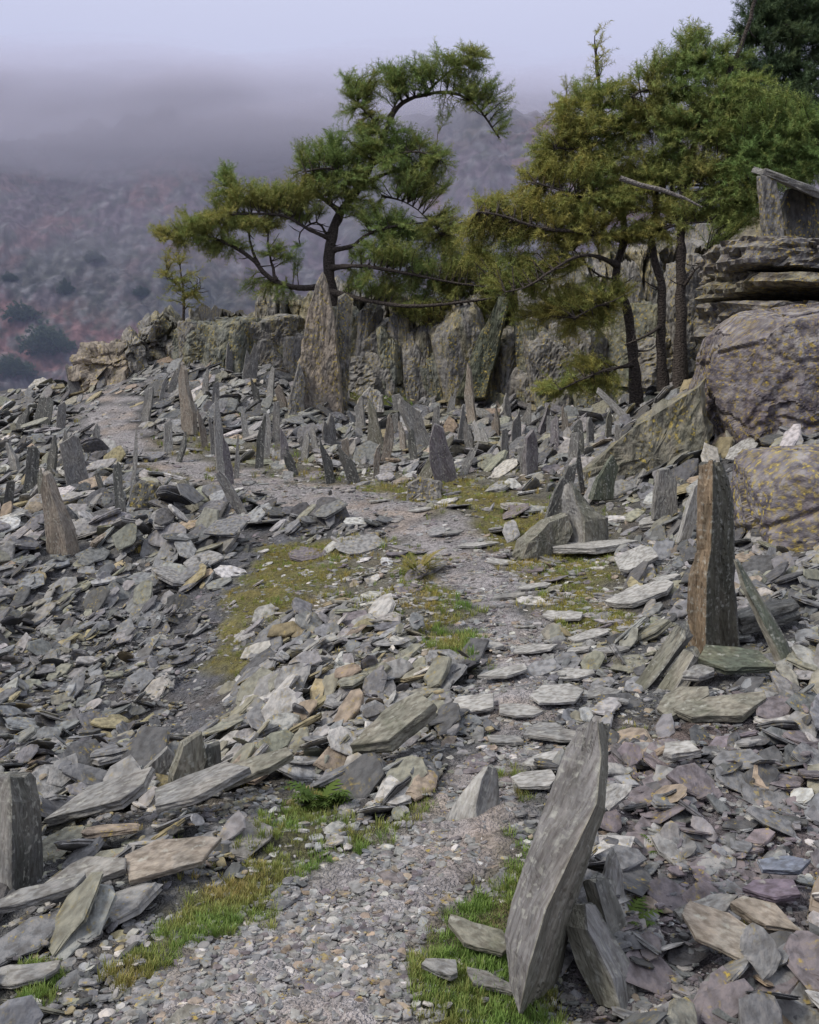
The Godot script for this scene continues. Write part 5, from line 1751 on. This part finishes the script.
func bush(q: Array, label: String) -> void:
	var sight := ray(q[0], q[1] + q[3])
	sight /= -sight.z
	var d := 60.0
	while d < 290.0 and EYE.y + sight.y * d > fell_height(sight.x * d, d):
		d += 0.5
	q[4] = d
	var x: float = sight.x * d
	var foot := Vector3(x, fell_height(x, d), -d)
	var o := base("fell_bush", foot)
	tag(o, label, "bush", "bushes on the fell")
	var s := Shape.new()
	var hw: float = q[2] * q[4] / FOCAL
	var hh: float = q[3] * q[4] / FOCAL
	tube(s, PackedVector3Array([Vector3.DOWN * 0.5, Vector3.UP * hh * 0.6, Vector3(0.1, hh * 1.2, 0)]), PackedFloat32Array([0.25, 0.18, 0.06]), 6)
	put(s.mesh(M.bark), "trunk", o)
	var leaves := []
	for i in 700:
		var r := Vector3(rng.randfn(), rng.randfn(), rng.randfn()).normalized() * pow(rng.randf(), 0.45)
		var lobe := i % 4
		var p := Vector3(r.x * hw * 0.6 + (lobe - 1.5) * hw * 0.42, hh * [0.5, 0.9, 0.75, 0.45][lobe] * (1.0 + r.y), r.z * hw * 0.7) * (1.0 + 0.35 * n_rock.get_noise_3dv(r * 2.0 + Vector3.ONE * x))
		var c := Vector3(0.045, 0.075, 0.05).lerp(Vector3(0.08, 0.105, 0.06), rng.randf())
		leaves.append([Transform3D(Basis(Quaternion(Vector3.UP, (r + Vector3.UP * 0.4).normalized())) * Basis.from_scale(Vector3.ONE * rng.randf_range(0.7, 1.3) * hw * 0.2), p), Color(c.x, c.y, c.z)])
	scatter(o, "crown", shoot(16, 0.6, 0.25), leaves, Vector3.ZERO)


# ------------------------------------------------------------------ grass, moss, fern
func blades(n: int, tall: float, spread: float, wide: float) -> ArrayMesh:
	var s := Shape.new()
	for i in n:
		var a := rng.randf() * TAU
		var out := Vector3(cos(a), 0, sin(a))
		var p := out * rng.randf() * spread * 0.5
		var h := tall * rng.randf_range(0.6, 1.1)
		var lean := out * rng.randf_range(0.1, 0.6) * h
		var m := p + Vector3.UP * h * 0.6 + lean * 0.4
		var e := p + Vector3.UP * h * 0.9 + lean
		var w := Vector3(-out.z, 0, out.x) * wide * 0.5
		var k := Color.WHITE
		s.tri(p - w, p + w, m - w * 0.7, k, k, k)
		s.tri(p + w, m + w * 0.7, m - w * 0.7, k, k, k)
		s.tri(m - w * 0.7, m + w * 0.7, e, k, k, k)
	return s.mesh(M.leaf)


func plants() -> void:
	var tufts := [[], [], []]
	for b in [[1.8, 3.2, 36000, 0.015, 0.042], [3.2, 5.0, 30000, 0.016, 0.044], [5.0, 9.0, 40000, 0.03, 0.065], [9.0, 19.0, 30000, 0.05, 0.1]]:
		for i in b[2]:
			var d: float = sqrt(lerpf(b[0] * b[0], b[1] * b[1], rng.randf()))
			var x := rng.randf_range(-1, 1) * (0.43 * d + 0.2)
			var z := zone_at(x, d)
			var thin := n_col.get_noise_2d(x * 1.7 + 9.0, d * 1.7)
			var chance := 0.0
			match z:
				GRASS: chance = 0.95 if thin > -0.25 else 0.3
				MOSS: chance = 1.0 if thin > -0.2 else 0.25
				MIXED: chance = 0.3 if thin > 0.12 else 0.02
				PURPLE: chance = 0.02 if thin > 0.3 else 0.0
				SCREE: chance = 0.05 if thin > 0.28 else 0.0
				MOUND: chance = 0.05 if thin > 0.25 else 0.0
			if rng.randf() > chance:
				continue
			var lush := clampf((0.76 if z == GRASS else 0.42) + 0.9 * n_col.get_noise_2d(x * 2.3 + 70.0, d * 2.3) + rng.randfn() * 0.12, 0.0, 1.0)
			var c := (Vector3(0.33, 0.25, 0.10) if z == GRASS else Vector3(0.36, 0.275, 0.085)).lerp(Vector3(0.165, 0.255, 0.065), lush) * rng.randf_range(0.75, 1.25)
			var h: float = rng.randf_range(b[3], b[4]) * (0.6 if z == MOSS else 1.0)
			var y := rest(x, d) if z in [GRASS, MOSS] else land(x, d)
			tufts[rng.randi() % 3].append([Transform3D(Basis(Vector3.UP, rng.randf() * TAU) * Basis.from_scale(Vector3(1, rng.randf_range(0.7, 1.2), 1) * h / 0.06), Vector3(x, y - 0.004, -d)), Color(c.x, c.y, c.z)])
	var g := base("grass", Vector3(0, 0, -5))
	tag(g, "short grass growing along the footpath and between slates", "grass", "", "stuff")
	for i in 3:
		scatter(g, "grass_tufts", blades(11, 0.06, 0.05, 0.0045), tufts[i], Vector3(0, 0, 5))
	# ferns
	fern(322, 806, 0.13, 70, "leafy green fern clump under the thick slab by the footpath")
	fern(662, 852, 0.06, 16, "small green fern among the purple scree")
	fern(622, 745, 0.05, 14, "small fern at the foot of the leaning pair by the post")
	fern(625, 925, 0.09, 26, "dark fern tuft in the gap behind the largest leaning slab")
	fern(418, 575, 0.22, 50, "tussock of rough yellow grass on the mossy bank above the path")


func fern(px: float, py: float, size: float, fronds: int, label: String) -> void:
	var p := hit(px, py)
	var o := base("fern", p + Vector3.DOWN * 0.01)
	tag(o, label, "fern", "ferns and tussocks")
	for i in mini(fronds, 60):
		var a := rng.randf() * TAU
		var out := Vector3(cos(a), 0, sin(a))
		var s := Shape.new()
		var c0 := Vector3(0.05, 0.085, 0.02).lerp(Vector3(0.09, 0.13, 0.03), rng.randf())
		if label.contains("yellow"):
			c0 = Vector3(0.13, 0.13, 0.04).lerp(Vector3(0.24, 0.19, 0.06), rng.randf())
		var c := Color(c0.x, c0.y, c0.z)
		var l := size * rng.randf_range(0.7, 1.3)
		var lift := rng.randf_range(0.4, 1.5)
		var side := Vector3(-out.z, 0, out.x)
		var last := Vector3.ZERO
		for k in 9:
			var f := (k + 1) / 9.0
			var q := (out * f + Vector3.UP * (lift * f - 0.55 * lift * f * f)) * l
			s.tri(last - side * 0.0015, last + side * 0.0015, q, c, c, c)
			var w := l * 0.3 * sin(PI * clampf(f * 0.9 + 0.08, 0, 1)) * (0.25 if label.contains("tussock") else 1.0)
			for e in [-1.0, 1.0]:
				var tip: Vector3 = q + side * e * w + (q - last) * 0.7 - Vector3.UP * w * 0.2
				s.tri(last, q, tip, c, c, c)
			last = q
		put(s.mesh(M.leaf), "frond", o)


# ------------------------------------------------------------------ labels of look-alikes: by look, by the landmark they lie near, and by how near
func write_labels() -> void:
	var order := ["nearest", "second nearest", "third nearest", "fourth nearest", "fifth nearest", "sixth nearest", "seventh nearest", "eighth nearest", "ninth nearest", "tenth nearest", "eleventh nearest", "twelfth nearest", "thirteenth nearest", "fourteenth nearest", "fifteenth nearest", "sixteenth nearest"]
	var by := {}
	for q in later:
		var best := 1e9
		var said := ""
		for m in marks:
			var v: Vector2 = q[2] - m[1]
			if v.length() < best:
				best = v.length()
				var side := ("right of" if v.x > 0 else "left of") if absf(v.x) > absf(v.y) else ("below" if v.y > 0 else "above")
				said = side + " " + m[0]
		var key: String = q[1] + "|" + said
		if not by.has(key):
			by[key] = []
		by[key].append([best, q[0]])
	for key in by:
		var list: Array = by[key]
		list.sort_custom(func(a, b): return a[0] < b[0])
		var w: PackedStringArray = key.split("|")
		for i in list.size():
			var text := "%s %s" % [w[0], w[1]]
			if list.size() > 1:
				text = "%s %s" % [order[mini(i, order.size() - 1)], text]
			list[i][1].set_meta("label", text)
